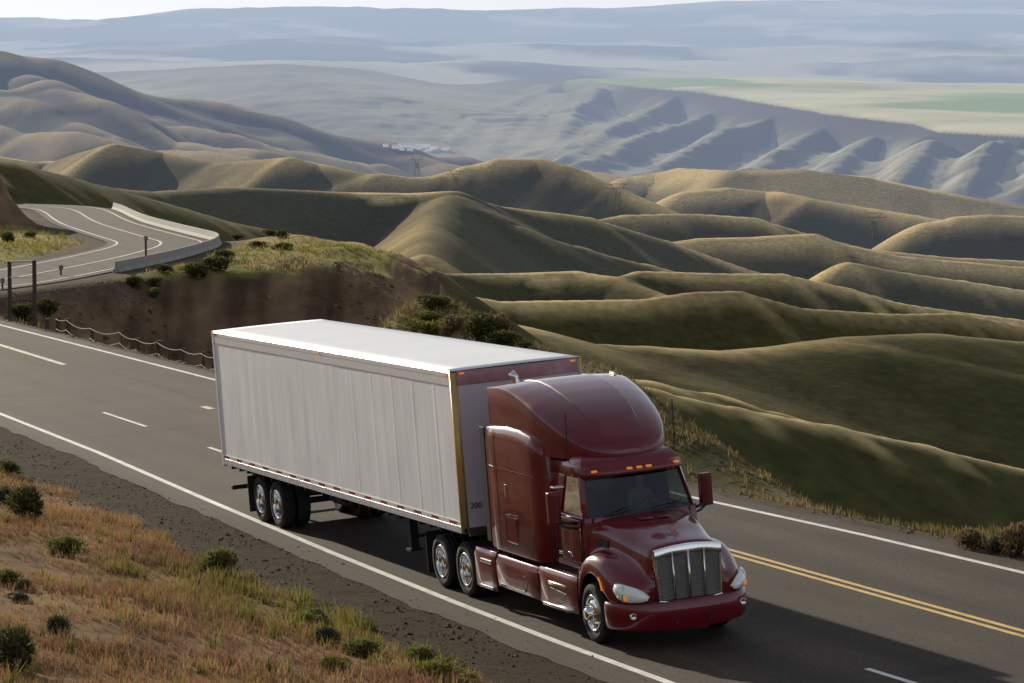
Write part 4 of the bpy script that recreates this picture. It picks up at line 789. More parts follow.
for s in (-1, 1):
    nx, nz = 330, 13; m = MB(); vs = []
    for i in range(nx + 1):
        x = -Lt + .06 + (Lt - .17) * i / nx; u = ((x + Lt) % 1.22) / 1.22; seam = math.exp(-((min(u, 1 - u) * 1.22) / .020) ** 2); mid_ = math.exp(-((abs(u - .5) * 1.22) / .015) ** 2)
        for j in range(nz + 1):
            z = 1.28 + (3.875 - 1.28) * j / nz
            wv = .0035 * (vnoise(np.float64(x * 3.1 + 7), np.float64(z * .45)) - .5) * math.sin(math.pi * j / nz) + .0035 * (vnoise(np.float64(x * 1.1), np.float64(z * 1.3 + 4)) - .5)
            vs.append((x, s * (1.292 + .006 * seam + .0025 * mid_ + wv * 2), z))
    m.add(vs, [(i * (nz + 1) + j, (i + 1) * (nz + 1) + j, (i + 1) * (nz + 1) + j + 1, i * (nz + 1) + j + 1) for i in range(nx) for j in range(nz)])
    tb(m, 'side_wall', M_WALL, TL, True)
    m = MB(); m.loft([[(x, s * 1.270, 3.86), (x, s * 1.304, 3.865), (x, s * 1.305, 4.02), (x, s * 1.310, 4.025), (x, s * 1.310, 4.10), (x, s * 1.285, 4.13), (x, s * 1.24, 4.132)] for x in (-Lt, -.11)], False); tb(m, 'top_rail', M_RAIL, TL, False, solid=.006)
    m = MB(); st = []
    for i in range(128):
        x = -Lt + i * (Lt - .13) / 128; w_ = (Lt - .13) / 128
        for dx, y in ((0, 1.304), (.62, 1.304), (.64, 1.311), (.98, 1.311)): st.append([(x + dx * w_, s * 1.29, ZB), (x + dx * w_, s * y, ZB), (x + dx * w_, s * y, 1.245), (x + dx * w_, s * 1.306, 1.25), (x + dx * w_, s * 1.306, 1.335), (x + dx * w_, s * 1.29, 1.335)])
    m.loft(st, False); tb(m, 'bottom_rail', M_RAIL, TL)
    for i in range(16):
        x = -Lt + .12 + i * .99; q = MB(); q.box(x, x + .40, s * 1.307 - .002, s * 1.307 + .002, 1.268, 1.322); tb(q, 'reflective_strip', M_TAPE, TL)
    m = MB(); m.loft([[(-.12, s * 1.306, z), (-.06, s * 1.300, z), (-.012, s * 1.25, z), (.004, s * 1.19, z)] for z in (ZB, ZT - .02)], False); tb(m, 'corner_post', M_POST, TL, True, solid=.01)
    m = MB(); m.box(-Lt - .03, -Lt + .07, s * 1.27 - .05, s * 1.27 + .04, ZB - .05, ZT); tb(m, 'rear_post', M_RAIL, TL, bevel=.008)
m = MB(); m.loft([[(x, y, 4.135 + .012 * (1 - (y / 1.27) ** 2)) for y in np.linspace(-1.27, 1.27, 7)] for x in np.linspace(-Lt, -.02, 30)], False); tb(m, 'roof', M_ROOF, TL, True, solid=.01)
m = MB(); m.box(-.02, .0, -1.19, 1.19, ZB, ZT - .26); fwl = tb(m, 'front_wall', M_FRONT, TL)
m = MB(); m.box(-.03, .022, -1.20, 1.20, ZT - .262, ZT - .004); tb(m, 'front_header', mat('mauve_header', (.36, .22, .24), .35, metal=.5, noise=.2, nscale=4), TL, bevel=.006)
m = MB(); m.box(-.03, .012, -1.19, 1.19, ZB - .06, ZB + .10); tb(m, 'front_sill', M_ALU, TL)
for y in (-1.1, 1.1, -1.24): m = MB(); m.box(-.02 if y != -1.24 else -.2, .04 if y != -1.24 else -.1, y - .05, y + .05, 4.06, 4.10) if y != -1.24 else m.box(-.3, -.2, -1.325, -1.30, 4.05, 4.09); tb(m, 'marker_light', M_AMBER, TL, bevel=.008)
for x in (-Lt + .12, -Lt + .25, -7.9): m = MB(); m.box(x, x + .09, -1.325, -1.30, 4.05, 4.09); tb(m, 'marker_light', M_AMBER if x > -10 else M_REDLENS, TL, bevel=.008)
m = MB(); m.box(-Lt - .02, -Lt, -1.24, 1.24, ZB, ZT - .02)
for y in (-.62, .62): m.box(-Lt - .035, -Lt - .02, y - .59, y + .59, ZB + .1, ZT - .15)
tb(m, 'rear_door', M_WALL, TL, bevel=.006)
m = MB(); m.box(-Lt, -.0, -1.28, 1.28, ZB + .01, ZB + .09)
for x in np.arange(-15.2, -.5, .6): m.box(x - .03, x + .03, -1.26, 1.26, ZB - .09, ZB + .01)
tb(m, 'floor_frame', M_FRAME, TL)
m = MB()
for s in (-1, 1): m.box(-15.4, -10.2, s * .6 - .05, s * .6 + .05, .86, 1.04); pass
m.box(-13.9, -11.7, -.62, .62, .72, .90)
tb(m, 'bogie', M_FRAME, TL)
for x in (XT - .62, XT + .62): m = MB(); m.tube([(x, -1.0, .515), (x, 1.0, .515)], .07, 8); tb(m, 'axle', M_FRAME, TL)
m = MB(); m.tube([(-10.0, -.5, .82), (-9.0, -.5, .82)], .16, 12); tb(m, 'air_tank', M_FRAME, TL)
m = MB(); m.box(-2.6, -.2, -.8, .8, ZB - .1, ZB); tb(m, 'coupler_plate', M_FRAME, TL)
for s in (-1, 1):
    for x in (-.62, .62):
        wo = wheel(TL, x, s * 1.06, s, 'drive')
    m = MB(); m.box(-14.02, -14.0, s * .95 - .32, s * .95 + .32, .18, .98); tb(m, 'mud_flap', M_TYRE, TL)
    m = MB(); m.box(-3.86, -3.68, s * 1.0 - .08, s * 1.0 + .08, .42, ZB); m.box(-3.90, -3.64, s * 1.0 - .13, s * 1.0 + .13, .38, .43); m.tube([(-3.77, s * 1.0, .6), (-4.7, s * .7, ZB)], .03, 6); m.box(-4.3, -3.5, s * 1.14 - .01, s * 1.14 + .01, .75, ZB - .02); tb(m, 'landing_leg', M_FRAME, TL)
m = MB(); m.box(-Lt + .02, -Lt + .14, -1.18, 1.18, .52, .62)
for s in (-1, 1): m.box(-Lt + .02, -Lt + .12, s * .62 - .05, s * .62 + .05, .6, ZB)
tb(m, 'rear_underride_bar', M_FRAME, TL, bevel=.01)
m = MB(); m.box(-3.77 - .03, -3.77 + .03, -.95, .95, .62, .68); tb(m, 'landing_cross_bar', M_FRAME, TL)
# fleet number on the front wall
def text_mesh(name, txt, size, ext, matl, parent, mw):
    cu = bpy.data.curves.new(name, 'FONT'); cu.body = txt; cu.size = size; cu.extrude = ext; cu.align_x = 'CENTER'
    to = bpy.data.objects.new(name + '_src', cu); COL.objects.link(to); bpy.context.view_layer.update()
    me = bpy.data.meshes.new_from_object(to.evaluated_get(bpy.context.evaluated_depsgraph_get())); bpy.data.objects.remove(to); bpy.data.curves.remove(cu)
    me.materials.clear(); o = link(name, me, matl, parent); o.matrix_local = mw; return o
text_mesh('fleet_number', '200', .155, .003, M_BLACK, TL, Matrix.Translation((-XT + .004, -1.02, 1.57)) @ Matrix(((0, 0, 1, 0), (1, 0, 0, 0), (0, 1, 0, 0), (0, 0, 0, 1))))
for s in (-.35, .1, .35):   # air lines between cab and trailer
    m = MB(); m.tube([(.02, s, 2.2), (.4, s * .9, 1.75), (.8, s * .8, 1.7), (1.2, s * .7, 2.1)], .02, 6); tb(m, 'air_hose', M_BLACK, TL, True)
# ================================================================== THINGS IN THE LANDSCAPE
def ground_at(pix):
    """where the sight lines through photo places meet the country"""
    pix = np.asarray(pix, float); Ds = np.geomspace(33, 14000, 700)
    K = np.array([R_WC.T @ np.array([(u - 512) / FPX, (v - 341.5) / FPX, 1.0]) for u, v in pix])
    P = CW + K[:, None, :] * Ds[None, :, None]
    z = height(P[..., 0].ravel().copy(), P[..., 1].ravel().copy()).reshape(P.shape[:2])
    hit = z >= P[..., 2]; i = np.where(hit.any(1), hit.argmax(1), len(Ds) - 1)
    lo = Ds[np.maximum(i - 1, 0)]; hi = Ds[i]
    for _ in range(9):
        md = (lo + hi) / 2; Q = CW + K * md[:, None]; zz = height(Q[:, 0].copy(), Q[:, 1].copy()); up = zz >= Q[:, 2]
        hi = np.where(up, md, hi); lo = np.where(up, lo, md)
    Q = CW + K * hi[:, None]; return Q, hi
M_LEAF = tint_mat('foliage', .8, .3, 6, 3, 0, .25)
M_GRASS = tint_mat('dry_grass', .85, .25, 1.5, 3, 0, .35)
M_TWIG = mat('twig', (.10, .07, .045), .9)
M_WOOD = mat('weathered_post', (.075, .055, .042), .9, noise=.3, nscale=12, bump=.4)
M_WIRE = mat('weathered_wire', (.26, .22, .18), .8)
M_LINE = mat('dull_line', (.14, .13, .12), .9)
M_CONC = mat('barrier_concrete', (.33, .31, .275), .85, noise=.16, nscale=1.5, bump=.3, bscale=14)
M_STEEL = mat('dull_steel', (.17, .16, .15), .8)

# ---- shrubs: spiky clumps of narrow leaves on twigs
def shrub_mesh(seed, w, h, n, cols, leaf, spiky=.5):
    r = np.random.default_rng(seed); V = []; F = []; Cc = []
    nb = 9; cent = np.c_[r.uniform(-.32, .32, nb), r.uniform(-.32, .32, nb), r.uniform(.25, .62, nb)]; rad = r.uniform(.22, .40, nb)
    for i in range(n):
        b = r.integers(nb); d = unit(r.normal(size=3) + np.array([0, 0, .35])); rr = rad[b] * r.uniform(.55, 1.0) ** .5
        p = cent[b] + d * rr; p[2] = max(p[2], .03)
        p = p * np.array([w, w, h]); dr = unit(d * np.array([1, 1, 1.0]) * (1 - spiky) + np.array([0, 0, 1.0]) * spiky + r.normal(size=3) * .35)
        sd = unit(np.cross(dr, r.normal(size=3))); L_ = leaf * r.uniform(.6, 1.4); W_ = leaf * .22
        k = len(V); V += [p - sd * W_, p + sd * W_, p + dr * L_ + sd * W_ * .4, p + dr * L_ - sd * W_ * .4]; F.append((k, k + 1, k + 2, k + 3))
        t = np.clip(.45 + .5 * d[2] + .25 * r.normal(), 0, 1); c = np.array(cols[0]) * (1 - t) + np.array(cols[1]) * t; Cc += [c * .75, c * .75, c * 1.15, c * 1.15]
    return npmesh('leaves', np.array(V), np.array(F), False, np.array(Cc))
def twig_mesh(seed, w, h):
    r = random.Random(seed); m = MB()
    for i in range(7):
        a = r.uniform(0, 6.28); q = r.uniform(.1, .32); m.tube([(0, 0, 0), (q * .4 * w * math.cos(a), q * .4 * w * math.sin(a), .3 * h), (q * w * math.cos(a), q * w * math.sin(a), .62 * h)], [.016 * h, .012 * h, .005 * h], 4)
    me = bpy.data.meshes.new('twigs'); me.from_pydata(m.v, [], m.f); me.update(); me.materials.append(M_TWIG); return me
GRN = [(.045, .055, .016), (.26, .26, .08)]; DRK = [(.028, .034, .013), (.15, .155, .05)]; YEL = [(.09, .10, .02), (.26, .24, .05)]; GREY = [(.04, .045, .028), (.13, .13, .085)]; STRAW = [(.10, .07, .03), (.32, .23, .11)]
PROTO = {}
for nm, cols, sp in (('green', GRN, .55), ('dark', DRK, .35), ('yellow', YEL, .5), ('grey', GREY, .4), ('straw', STRAW, .75)):
    PROTO[nm] = [(shrub_mesh(50 + i * 7 + len(nm), 1, 1, 1100, cols, .13, sp), twig_mesh(80 + i, 1, 1)) for i in range(2)]
    for me, _ in PROTO[nm]: me.materials.append(M_LEAF)
FG = 'shrubs on the dry foreground bank'; SPG = 'shrubs on the grassy spit by the hairpin'; BMG = 'shrubs on the roadside mound behind the trailer'; RG = 'scrub on the far verge'
SHRUBS = [  # u, v of the foot, width px, height px, kind, group, label
 (67,557,30,24,'green',FG,'round green shrub standing alone high on the dry foreground bank, shadow to its right'),
 (213,573,34,26,'green',FG,'green shrub on the very edge of dry grass and dark gravel, nearest the trailer wheels'),
 (8,475,20,17,'dark',FG,'small dark shrub at the left picture edge, topmost on the foreground bank'),
 (24,520,36,34,'dark',FG,'large dark shrub near the left edge, below the topmost small one'),
 (5,505,20,20,'grey',FG,'grey-green shrub cut by the left edge, touching the large dark shrub'),
 (60,634,22,20,'grey',FG,'small grey-green shrub alone in the lower left of the orange grass'),
 (7,586,24,20,'green',FG,'green shrub at the left edge, upper one of a close trio'),
 (21,589,15,12,'green',FG,'small green shrub, right-hand one of the close trio at the left'),
 (19,602,18,13,'grey',FG,'low grey shrub, lowest of the close trio at the left'),
 (10,668,46,42,'dark',FG,'biggest dark shrub filling the bottom left corner'),
 (310,629,34,22,'green',FG,'round green shrub beside the yellow-green weed patch, at its upper right'),
 (329,645,22,20,'grey',FG,'pale grey-green shrub just below and right of the weed patch'),
 (363,657,32,22,'green',FG,'neat round green shrub halfway along the bottom grass edge'),
 (415,663,28,19,'green',FG,'low green shrub against the gravel, left of the last big clump'),
 (438,680,38,24,'yellow',FG,'yellow-green clump at the bottom edge below the drive wheels'),
 (336,672,24,18,'yellow',FG,'low yellowish shrub at the bottom edge, left of the neat round one'),
 (465,688,30,16,'green',FG,'green shrub cut off by the bottom edge, last before the gravel'),
 (974,549,26,22,'straw',RG,'tawny tufted scrub left of the two on the far verge at right'),
 (1017,556,28,36,'straw',RG,'tall tawny scrub at the right picture edge above the white line'),
 (998,553,20,18,'grey',RG,'low grey scrub between the two tawny clumps at right'),
 (163,272,16,9,'dark',SPG,'dark shrub just right of the concrete barrier end'),
 (194,277,27,14,'dark',SPG,'wide dark shrub at the brow of the earth face, below the barrier'),
 (218,270,27,15,'dark',SPG,'largest dark shrub in the middle of the grassy spit'),
 (226,259,18,9,'dark',SPG,'dark shrub directly behind the largest one on the spit'),
 (237,240,12,6,'dark',SPG,'small dark shrub near the far rim of the spit, left of a pair'),
 (257,247,14,6,'dark',SPG,'low flat dark shrub alone in the yellow grass of the spit'),
 (270,236,12,7,'dark',SPG,'dark shrub on the far rim of the spit, left of its close neighbour'),
 (281,239,13,9,'dark',SPG,'dark shrub on the far rim of the spit, right of its close neighbour'),
 (285,250,17,8,'dark',SPG,'dark shrub on the spit, rightmost of all and nearest the slope'),
 (136,287,16,11,'dark',SPG,'dark shrub on the earth face under the barrier, left one of two'),
 (154,286,14,10,'dark',SPG,'dark shrub on the earth face under the barrier, upper right one'),
 (153,297,11,10,'green',SPG,'small green shrub lowest on the earth face of the spit'),
 (206,267,14,8,'dark',SPG,'small dark shrub touching the left side of the largest one'),
 (7,243,15,11,'dark',SPG,'dark shrub inside the hairpin at the left picture edge'),
 (31,238,11,7,'dark',SPG,'small dark shrub inside the hairpin, right of the edge one'),
 (181,227,14,5,'dark',SPG,'low dark shrub beyond the barrier at the hairpin apex'),
 (22,320,22,18,'dark','shrubs by the wire fence','dark round shrub beside the two-post frame at left'),
 (47,316,18,17,'dark','shrubs by the wire fence','dark shrub behind the first fence posts, right of the frame'),
 (431,310,24,18,'dark',BMG,'dark shrub at the left end of the roadside mound'),
 (442,306,16,12,'straw',BMG,'tawny tuft on the mound crest beside the left dark shrub'),
 (452,311,13,9,'dark',BMG,'small dark shrub on the crest of the mound, alone'),
 (431,322,20,12,'green',BMG,'bright green shrub on the mound under the left dark one'),
 (429,336,36,18,'yellow',BMG,'yellowish spreading shrub just above the trailer roof'),
 (447,335,26,16,'straw',BMG,'straw-coloured shrub above the trailer roof, right of the yellowish one'),
 (460,326,26,13,'straw',BMG,'straw-coloured clump in the middle of the mound'),
 (478,341,38,28,'dark',BMG,'largest dark shrub on the mound above the trailer roof'),
 (499,334,22,22,'straw',BMG,'tall feathery tuft on the mound, right of the largest dark shrub'),
 (507,346,28,16,'dark',BMG,'dark shrub low on the mound, second from its right end'),
 (522,349,15,9,'dark',BMG,'last small dark shrub at the right end of the mound')]
Q, DD = ground_at([(s[0], s[1]) for s in SHRUBS])
for i, (s, q, d) in enumerate(zip(SHRUBS, Q, DD)):
    lm, tm = PROTO[s[4]][i % 2]; wpx = d / FPX
    e = empty('shrub', q - np.array([0, 0, .04])); e.rotation_euler = (0, 0, i * 2.1)
    e.scale = (s[2] * wpx / .95, s[2] * wpx / .95, s[3] * wpx / .92)
    link('leaves', lm, None, e); link('twigs', tm, None, e); tag(e, s[6], 'shrub', s[5])

# ---- dry grass, weeds and gravel: nobody could count them
def blades(name, px, py, pz, hgt, cols, wid, nb=5, lean=.35, seed=1):
    r = np.random.default_rng(seed); n = len(px); N = n * nb
    bx = np.repeat(px, nb) + r.normal(0, .05, N) * np.repeat(hgt, nb) * 3; by = np.repeat(py, nb) + r.normal(0, .05, N) * np.repeat(hgt, nb) * 3; bz = np.repeat(pz, nb) - .02
    h = np.repeat(hgt, nb) * r.uniform(.5, 1.2, N); a = r.uniform(0, 2 * math.pi, N); l = np.abs(r.normal(0, lean, N)) * h; a2 = r.uniform(0, math.pi, N); w_ = np.repeat(wid, nb) * r.uniform(.6, 1.4, N)
    c0 = np.stack([bx - np.cos(a2) * w_, by - np.sin(a2) * w_, bz], 1); c1 = np.stack([bx + np.cos(a2) * w_, by + np.sin(a2) * w_, bz], 1)
    c2 = np.stack([bx + np.cos(a) * l, by + np.sin(a) * l, bz + h], 1)
    V = np.stack([c0, c1, c2], 1).reshape(-1, 3); F = np.arange(N * 3).reshape(-1, 3)
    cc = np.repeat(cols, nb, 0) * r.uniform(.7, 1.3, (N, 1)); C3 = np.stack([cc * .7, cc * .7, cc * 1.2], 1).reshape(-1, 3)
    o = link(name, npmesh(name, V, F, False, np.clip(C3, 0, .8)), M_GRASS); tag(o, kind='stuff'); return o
def spread(n, x0, x1, y0, y1, seed):
    r = np.random.default_rng(seed); xr = r.uniform(x0, x1, n); yr = r.uniform(y0, y1, n); P = np.stack([xr, yr, np.zeros(n)], 1) @ M3.T; X, Y = P[:, 0], P[:, 1]
    z, I = height(X.copy(), Y.copy(), True); return r, xr, yr, X, Y, z, I
r, xr, yr, X, Y, z, I = spread(92000, -48, 24, -16.5, -2.0, 3)
gl = .75 + 1.0 * I['nn'] + .5 * I['n4'] + 0.02 * np.clip(-xr - 5, 0, 60)
dens = fbm(xr / 1.7, yr / 1.7, 4); keep = (I['dn'] > gl + .1) & (r.random(len(xr)) < np.clip(.52 + 1.25 * dens, .06, 1))
nz = fbm(xr / 4 + 3, yr / 4, 4); zz_ = np.clip(.5 + 1.1 * nz, 0, 1)[:, None]
col = np.array([.46, .29, .13]) * (1 - zz_) + np.array([.31, .175, .09]) * zz_
pink = (fbm(xr / 2.5 + 30, yr / 2.5, 3) > .18)[:, None]; col = np.where(pink, np.array([.30, .165, .10]), col)
gcen = M3T @ at_z(300, 625, road(3, -6)[2]); g = np.exp(-(((xr - gcen[0]) / 7) ** 2 + ((yr - gcen[1]) / 2.4) ** 2)) + .35 * fbm(xr / 1.5, yr / 1.5 + 8, 3)
gm = np.clip(g, 0, 1)[:, None] * .8; col = col * (1 - gm) + np.array([.25, .22, .06]) * gm
blades('dry_grass', X[keep], Y[keep], z[keep], r.uniform(.09, .24, keep.sum()) * (1 + .6 * dens[keep]), col[keep], np.full(keep.sum(), .0085), 5, .5, 5)
# leafy weeds in the greener patch
wk = keep & (r.random(len(xr)) < np.clip(g - .25, 0, 1) * .09 + .010)
blades('weeds', X[wk], Y[wk], z[wk], r.uniform(.2, .42, wk.sum()), np.tile(np.array([.21, .20, .05]), (wk.sum(), 1)), np.full(wk.sum(), .02), 9, .35, 9)
# verge beyond the road, the mound
r, xr, yr, X, Y, z, I = spread(30000, -95, 16, 8.2, 13.5, 13)
dens = fbm(xr / 2.0, yr / 2.0, 4); keep = (I['over'] > 1.0 + .5 * I['n4']) & (I['over'] < np.where(xr > -8, 2.6 + .8 * I['n4'], np.where(xr > -30, 4.6 + .8 * I['n4'], 9))) & (r.random(len(xr)) < np.clip(.5 + 1.2 * dens, .05, 1))
t = np.clip(.5 + 1.3 * fbm(xr / 5, yr / 5, 3), 0, 1)[:, None]; col = np.array([.30, .22, .10]) * t + np.array([.12, .12, .042]) * (1 - t)
blades('verge_grass', X[keep], Y[keep], z[keep], r.uniform(.08, .26, keep.sum()) * (1 + .5 * (xr[keep] < -35)), col[keep] * (1 + .25 * (xr[keep] < -35))[:, None], np.full(keep.sum(), .014), 5, .4, 15)
# grass on the spit and inside the hairpin
n = 26000; u_ = RNG.uniform(-120, 440, n); d_ = RNG.uniform(205, 340, n); lat = (u_ - 512) / FPX * d_; X = CW[0] + _h[0] * d_ + _r[0] * lat; Y = CW[1] + _h[1] * d_ + _r[1] * lat
z, I = height(X.copy(), Y.copy(), True); slp = np.hypot(height(X + 1.5, Y) - z, height(X, Y + 1.5) - z) / 1.5
keep = in_poly(SPIT, X, Y) & ((slp < .34) | (RNG.random(n) < .03)) & (I['dB'] > 6.4 + .8 * I['n3']) & (RNG.random(n) < np.clip(.45 + 1.2 * I['n3'], .08, 1))
t = np.clip(.5 + 1.4 * fbm(X / 12, Y / 12, 3), 0, 1)[:, None]; col = np.array([.42, .33, .13]) * t + np.array([.27, .26, .06]) * (1 - t)
blades('spit_grass', X[keep], Y[keep], z[keep], RNG.uniform(.2, .5, keep.sum()), col[keep], np.full(keep.sum(), .03), 4, .45, 21)
# stones on both gravel shoulders
def stones(name, xr, yr, z, X, Y, size, colr, seed):
    rr = np.random.default_rng(seed); n = len(X); o6 = np.array([(1, 0, 0), (-1, 0, 0), (0, 1, 0), (0, -1, 0), (0, 0, 1), (0, 0, -.6)], float)
    f6 = np.array([(0, 2, 4), (2, 1, 4), (1, 3, 4), (3, 0, 4), (2, 0, 5), (1, 2, 5), (3, 1, 5), (0, 3, 5)])
    V = (o6[None] * rr.uniform(.5, 1.3, (n, 6, 1)) * rr.uniform(.5, 1.3, (n, 1, 3))) * size[:, None, None]; a = rr.uniform(0, 6.28, n); ca, sa = np.cos(a)[:, None], np.sin(a)[:, None]
    V = np.stack([V[..., 0] * ca - V[..., 1] * sa + X[:, None], V[..., 0] * sa + V[..., 1] * ca + Y[:, None], V[..., 2] * .8 + z[:, None]], -1)
    F = (f6[None] + (np.arange(n) * 6)[:, None, None]).reshape(-1, 3); c = np.array(colr) * rr.uniform(.5, 1.9, (n, 1))
    o = link(name, npmesh(name, V.reshape(-1, 3), F, False, np.repeat(c, 6, 0)), M_STONE); tag(o, kind='stuff')
M_STONE = tint_mat('stone', .9, .2, 20, 3)
r, xr, yr, X, Y, z, I = spread(26000, -45, 22, -6.2, -1.6, 31); k = (I['dn'] > -.4) & (I['dn'] < 2.6) & (r.random(len(xr)) < np.clip(.55 + I['n4'], .1, 1))
stones('gravel', xr[k], yr[k], z[k], X[k], Y[k], r.gamma(2.0, .006, k.sum()) + .006, (.062, .043, .029), 32)
r, xr, yr, X, Y, z, I = spread(9000, -80, 14, 8.0, 10.4, 33); k = (I['over'] > .7) & (r.random(len(xr)) < np.clip(.5 + I['n4'], .1, 1))
stones('gravel', xr[k], yr[k], z[k], X[k], Y[k], r.gamma(2.0, .013, k.sum()) + .01, (.13, .10, .075), 34)

n = 14000; u_ = RNG.uniform(-60, 440, n); d_ = RNG.uniform(160, 262, n); lat = (u_ - 512) / FPX * d_; X = CW[0] + _h[0] * d_ + _r[0] * lat; Y = CW[1] + _h[1] * d_ + _r[1] * lat
z, I = height(X.copy(), Y.copy(), True); slp = np.hypot(height(X + 1.5, Y) - z, height(X, Y + 1.5) - z) / 1.5
k = in_poly(SPIT, X, Y) & (slp > .3) & (I['dB'] > 6) & (I['over'] > 4) & (fbm(X / 6, Y / 6, 3) > -.05)
stones('rubble', 0, 0, z[k], X[k], Y[k], RNG.gamma(1.6, .04, k.sum()) + .03, (.16, .105, .065), 36)
k = k & (RNG.random(n) < .16); blades('cutbank_grass', X[k], Y[k], z[k], RNG.uniform(.15, .35, k.sum()), np.tile(np.array([.22, .15, .07]), (k.sum(), 1)), np.full(k.sum(), .03), 5, .5, 23)

# ---- concrete barrier round the hairpin: one object per cast segment
tt = np.gradient(B_PATH[:, :2], axis=0); tt /= np.linalg.norm(tt, axis=1, keepdims=True); nn_ = np.stack([tt[:, 1], -tt[:, 0]], 1)
def side_line(off): q = B_PATH.copy(); q[:, :2] += nn_ * off; return q
def pix(p): q = R_WC @ (np.asarray(p) - CW); return 512 + FPX * q[0] / q[2], 341.5 + FPX * q[1] / q[2]
apx = max(range(len(B_PATH)), key=lambda i: pix(B_PATH[i])[0])
OUT = 4.85 if pix(side_line(4.85)[apx])[0] > pix(side_line(-4.85)[apx])[0] else -4.85
E_ = side_line(OUT); pu = [pix(p) for p in E_]
i0 = min(i for i in range(len(E_)) if pu[i][0] > 113); i1 = max(i for i in range(len(E_)) if pu[i][0] > 112)
seg = E_[i0:i1 + 1]; s_ = np.concatenate([[0], np.cumsum(np.linalg.norm(np.diff(seg, axis=0), axis=1))])
nseg = int(s_[-1] / 3.0); 
def bar_mesh(L):
    m = MB(); pr_ = [(-.30, 0), (-.30, .08), (-.14, .32), (-.08, .76), (.08, .76), (.14, .32), (.30, .08), (.30, 0)]
    m.loft([[(x, y, z) for y, z in pr_] for x in (-L / 2, L / 2)], True, True); return m
bar0 = None
for k in range(nseg):
    a = np.array([np.interp(k * 3.0, s_, seg[:, j]) for j in range(3)]); b = np.array([np.interp(k * 3.0 + 2.97, s_, seg[:, j]) for j in range(3)])
    if bar0 is None: o = bar0 = bar_mesh(2.96).build('concrete_barrier', M_CONC, None, bevel=.02)
    else: o = bar0.copy(); COL.objects.link(o)
    c_ = (a + b) / 2; d_ = b - a; o.location = (c_[0], c_[1], c_[2] - .02); o.rotation_euler = (0, -math.atan2(d_[2], math.hypot(d_[0], d_[1])), math.atan2(d_[1], d_[0]))
    tag(o, 'pale concrete barrier block lining the outer edge of the hairpin bend', 'barrier', 'concrete barrier blocks round the hairpin')

# ---- wire fence along the far shoulder
FP = [(37,319,335,.06),(47,319,334,.11),(58,318,336,.11),(68,319,338,.11),(92,327,338,.06),(121,331,344,.04),(138,338,350,.07),(159,341,357,.13),(183,348,357,.06),(203,352,365,.06),(216,356,368,.06),(245,364,376,.08),(275,371,383,.06)]
fence = empty('wire_fence', at_lane(121, 344, 9.3)); tag(fence, 'sagging two-strand wire fence on dark wooden posts along the far shoulder behind the trailer', 'fence')
inv = fence.matrix_world.inverted() if False else None
fb = np.array(fence.location); tops = []
for u, v0, v1, th in FP:
    b = at_lane(u, v1, 9.3); t = at_lane(u, v0, 9.3); hgt = max(.7, t[2] - b[2])
    bz = height(np.array([b[0]]), np.array([b[1]]))[0]; b[2] = min(b[2], bz) - .1; tz = at_lane(u, v0, 9.3)[2]
    m = MB(); m.tube([b - fb, np.array([b[0] + .01, b[1], (b[2] + tz) / 2]) - fb, np.array([b[0], b[1] + .02, tz]) - fb], [th, th * .95, th * .85], 8); m.build('post', M_WOOD, fence); tops.append(np.array([b[0], b[1], tz]))
for dz, sag in ((-.06, .14), (-.45, .17)):
    pts = []
    for a, b in zip(tops[2:-1], tops[3:]):
        for q in np.linspace(0, 1, 9)[:-1]: pts.append(a * (1 - q) + b * q + np.array([0, -.07, dz - sag * 4 * q * (1 - q) * min(1, np.linalg.norm(b - a) / 4)]) - fb)
    m = MB(); m.tube(pts, .016, 5); m.build('wire', M_WIRE, fence, True)
# ---- two-post frame, marker posts
f0, f1 = at_lane(10, 308, 9.6), at_lane(35, 327, 9.0); f0[2] = min(f0[2], height(f0[:1].copy(), f0[1:2].copy())[0]) - .1; f1[2] = min(f1[2], height(f1[:1].copy(), f1[1:2].copy())[0]) - .1
t0, t1 = at_lane(9.5, 262, 9.6), at_lane(35, 262, 9.0)
fr_ = empty('sign_frame', f0); tag(fr_, 'tall dark two-post timber frame with two cross rails at the left shoulder', 'sign frame')
tp0 = np.array([f0[0], f0[1], t0[2]]); tp1 = np.array([f1[0], f1[1], t1[2]])
for a, b in ((f0, tp0), (f1, tp1)): m = MB(); m.tube([a - f0, b - f0], .085, 8); m.build('post', M_WOOD, fr_)
for k in (.02, .68): m = MB(); a, b = (tp0 - np.array([0, 0, k])), (tp1 - np.array([0, 0, k])); e_ = (b - a) * .12; m.tube([a - e_ * (k < .1) - f0, b - f0], .045 if k < .1 else .03, 6); m.build('cross_rail', M_WOOD, fr_)
for u, v0, v1, lab in ((146, 236, 267, 'slim dark marker pole standing in front of the concrete barrier end'), (61, 265, 276, 'short dark marker post on the edge of the lower road, between frame and barrier'), (2.5, 278, 290, 'short dark marker post at the left picture edge beside the lower road')):
    g_, d_ = ground_at([(u, v1)]); g_ = g_[0]; hh = (v1 - v0) * d_[0] / FPX
    o = empty('marker_post', g_); tag(o, lab, 'marker post'); m = MB(); m.tube([(0, 0, -.2), (0, 0, hh)], .06 if u < 100 else .075, 6); m.build('post', M_WOOD, o)
    m = MB(); m.box(-.10, .10, -.13, .13, hh - .3, hh - .02); m.build('marker_plate', M_STEEL, o)
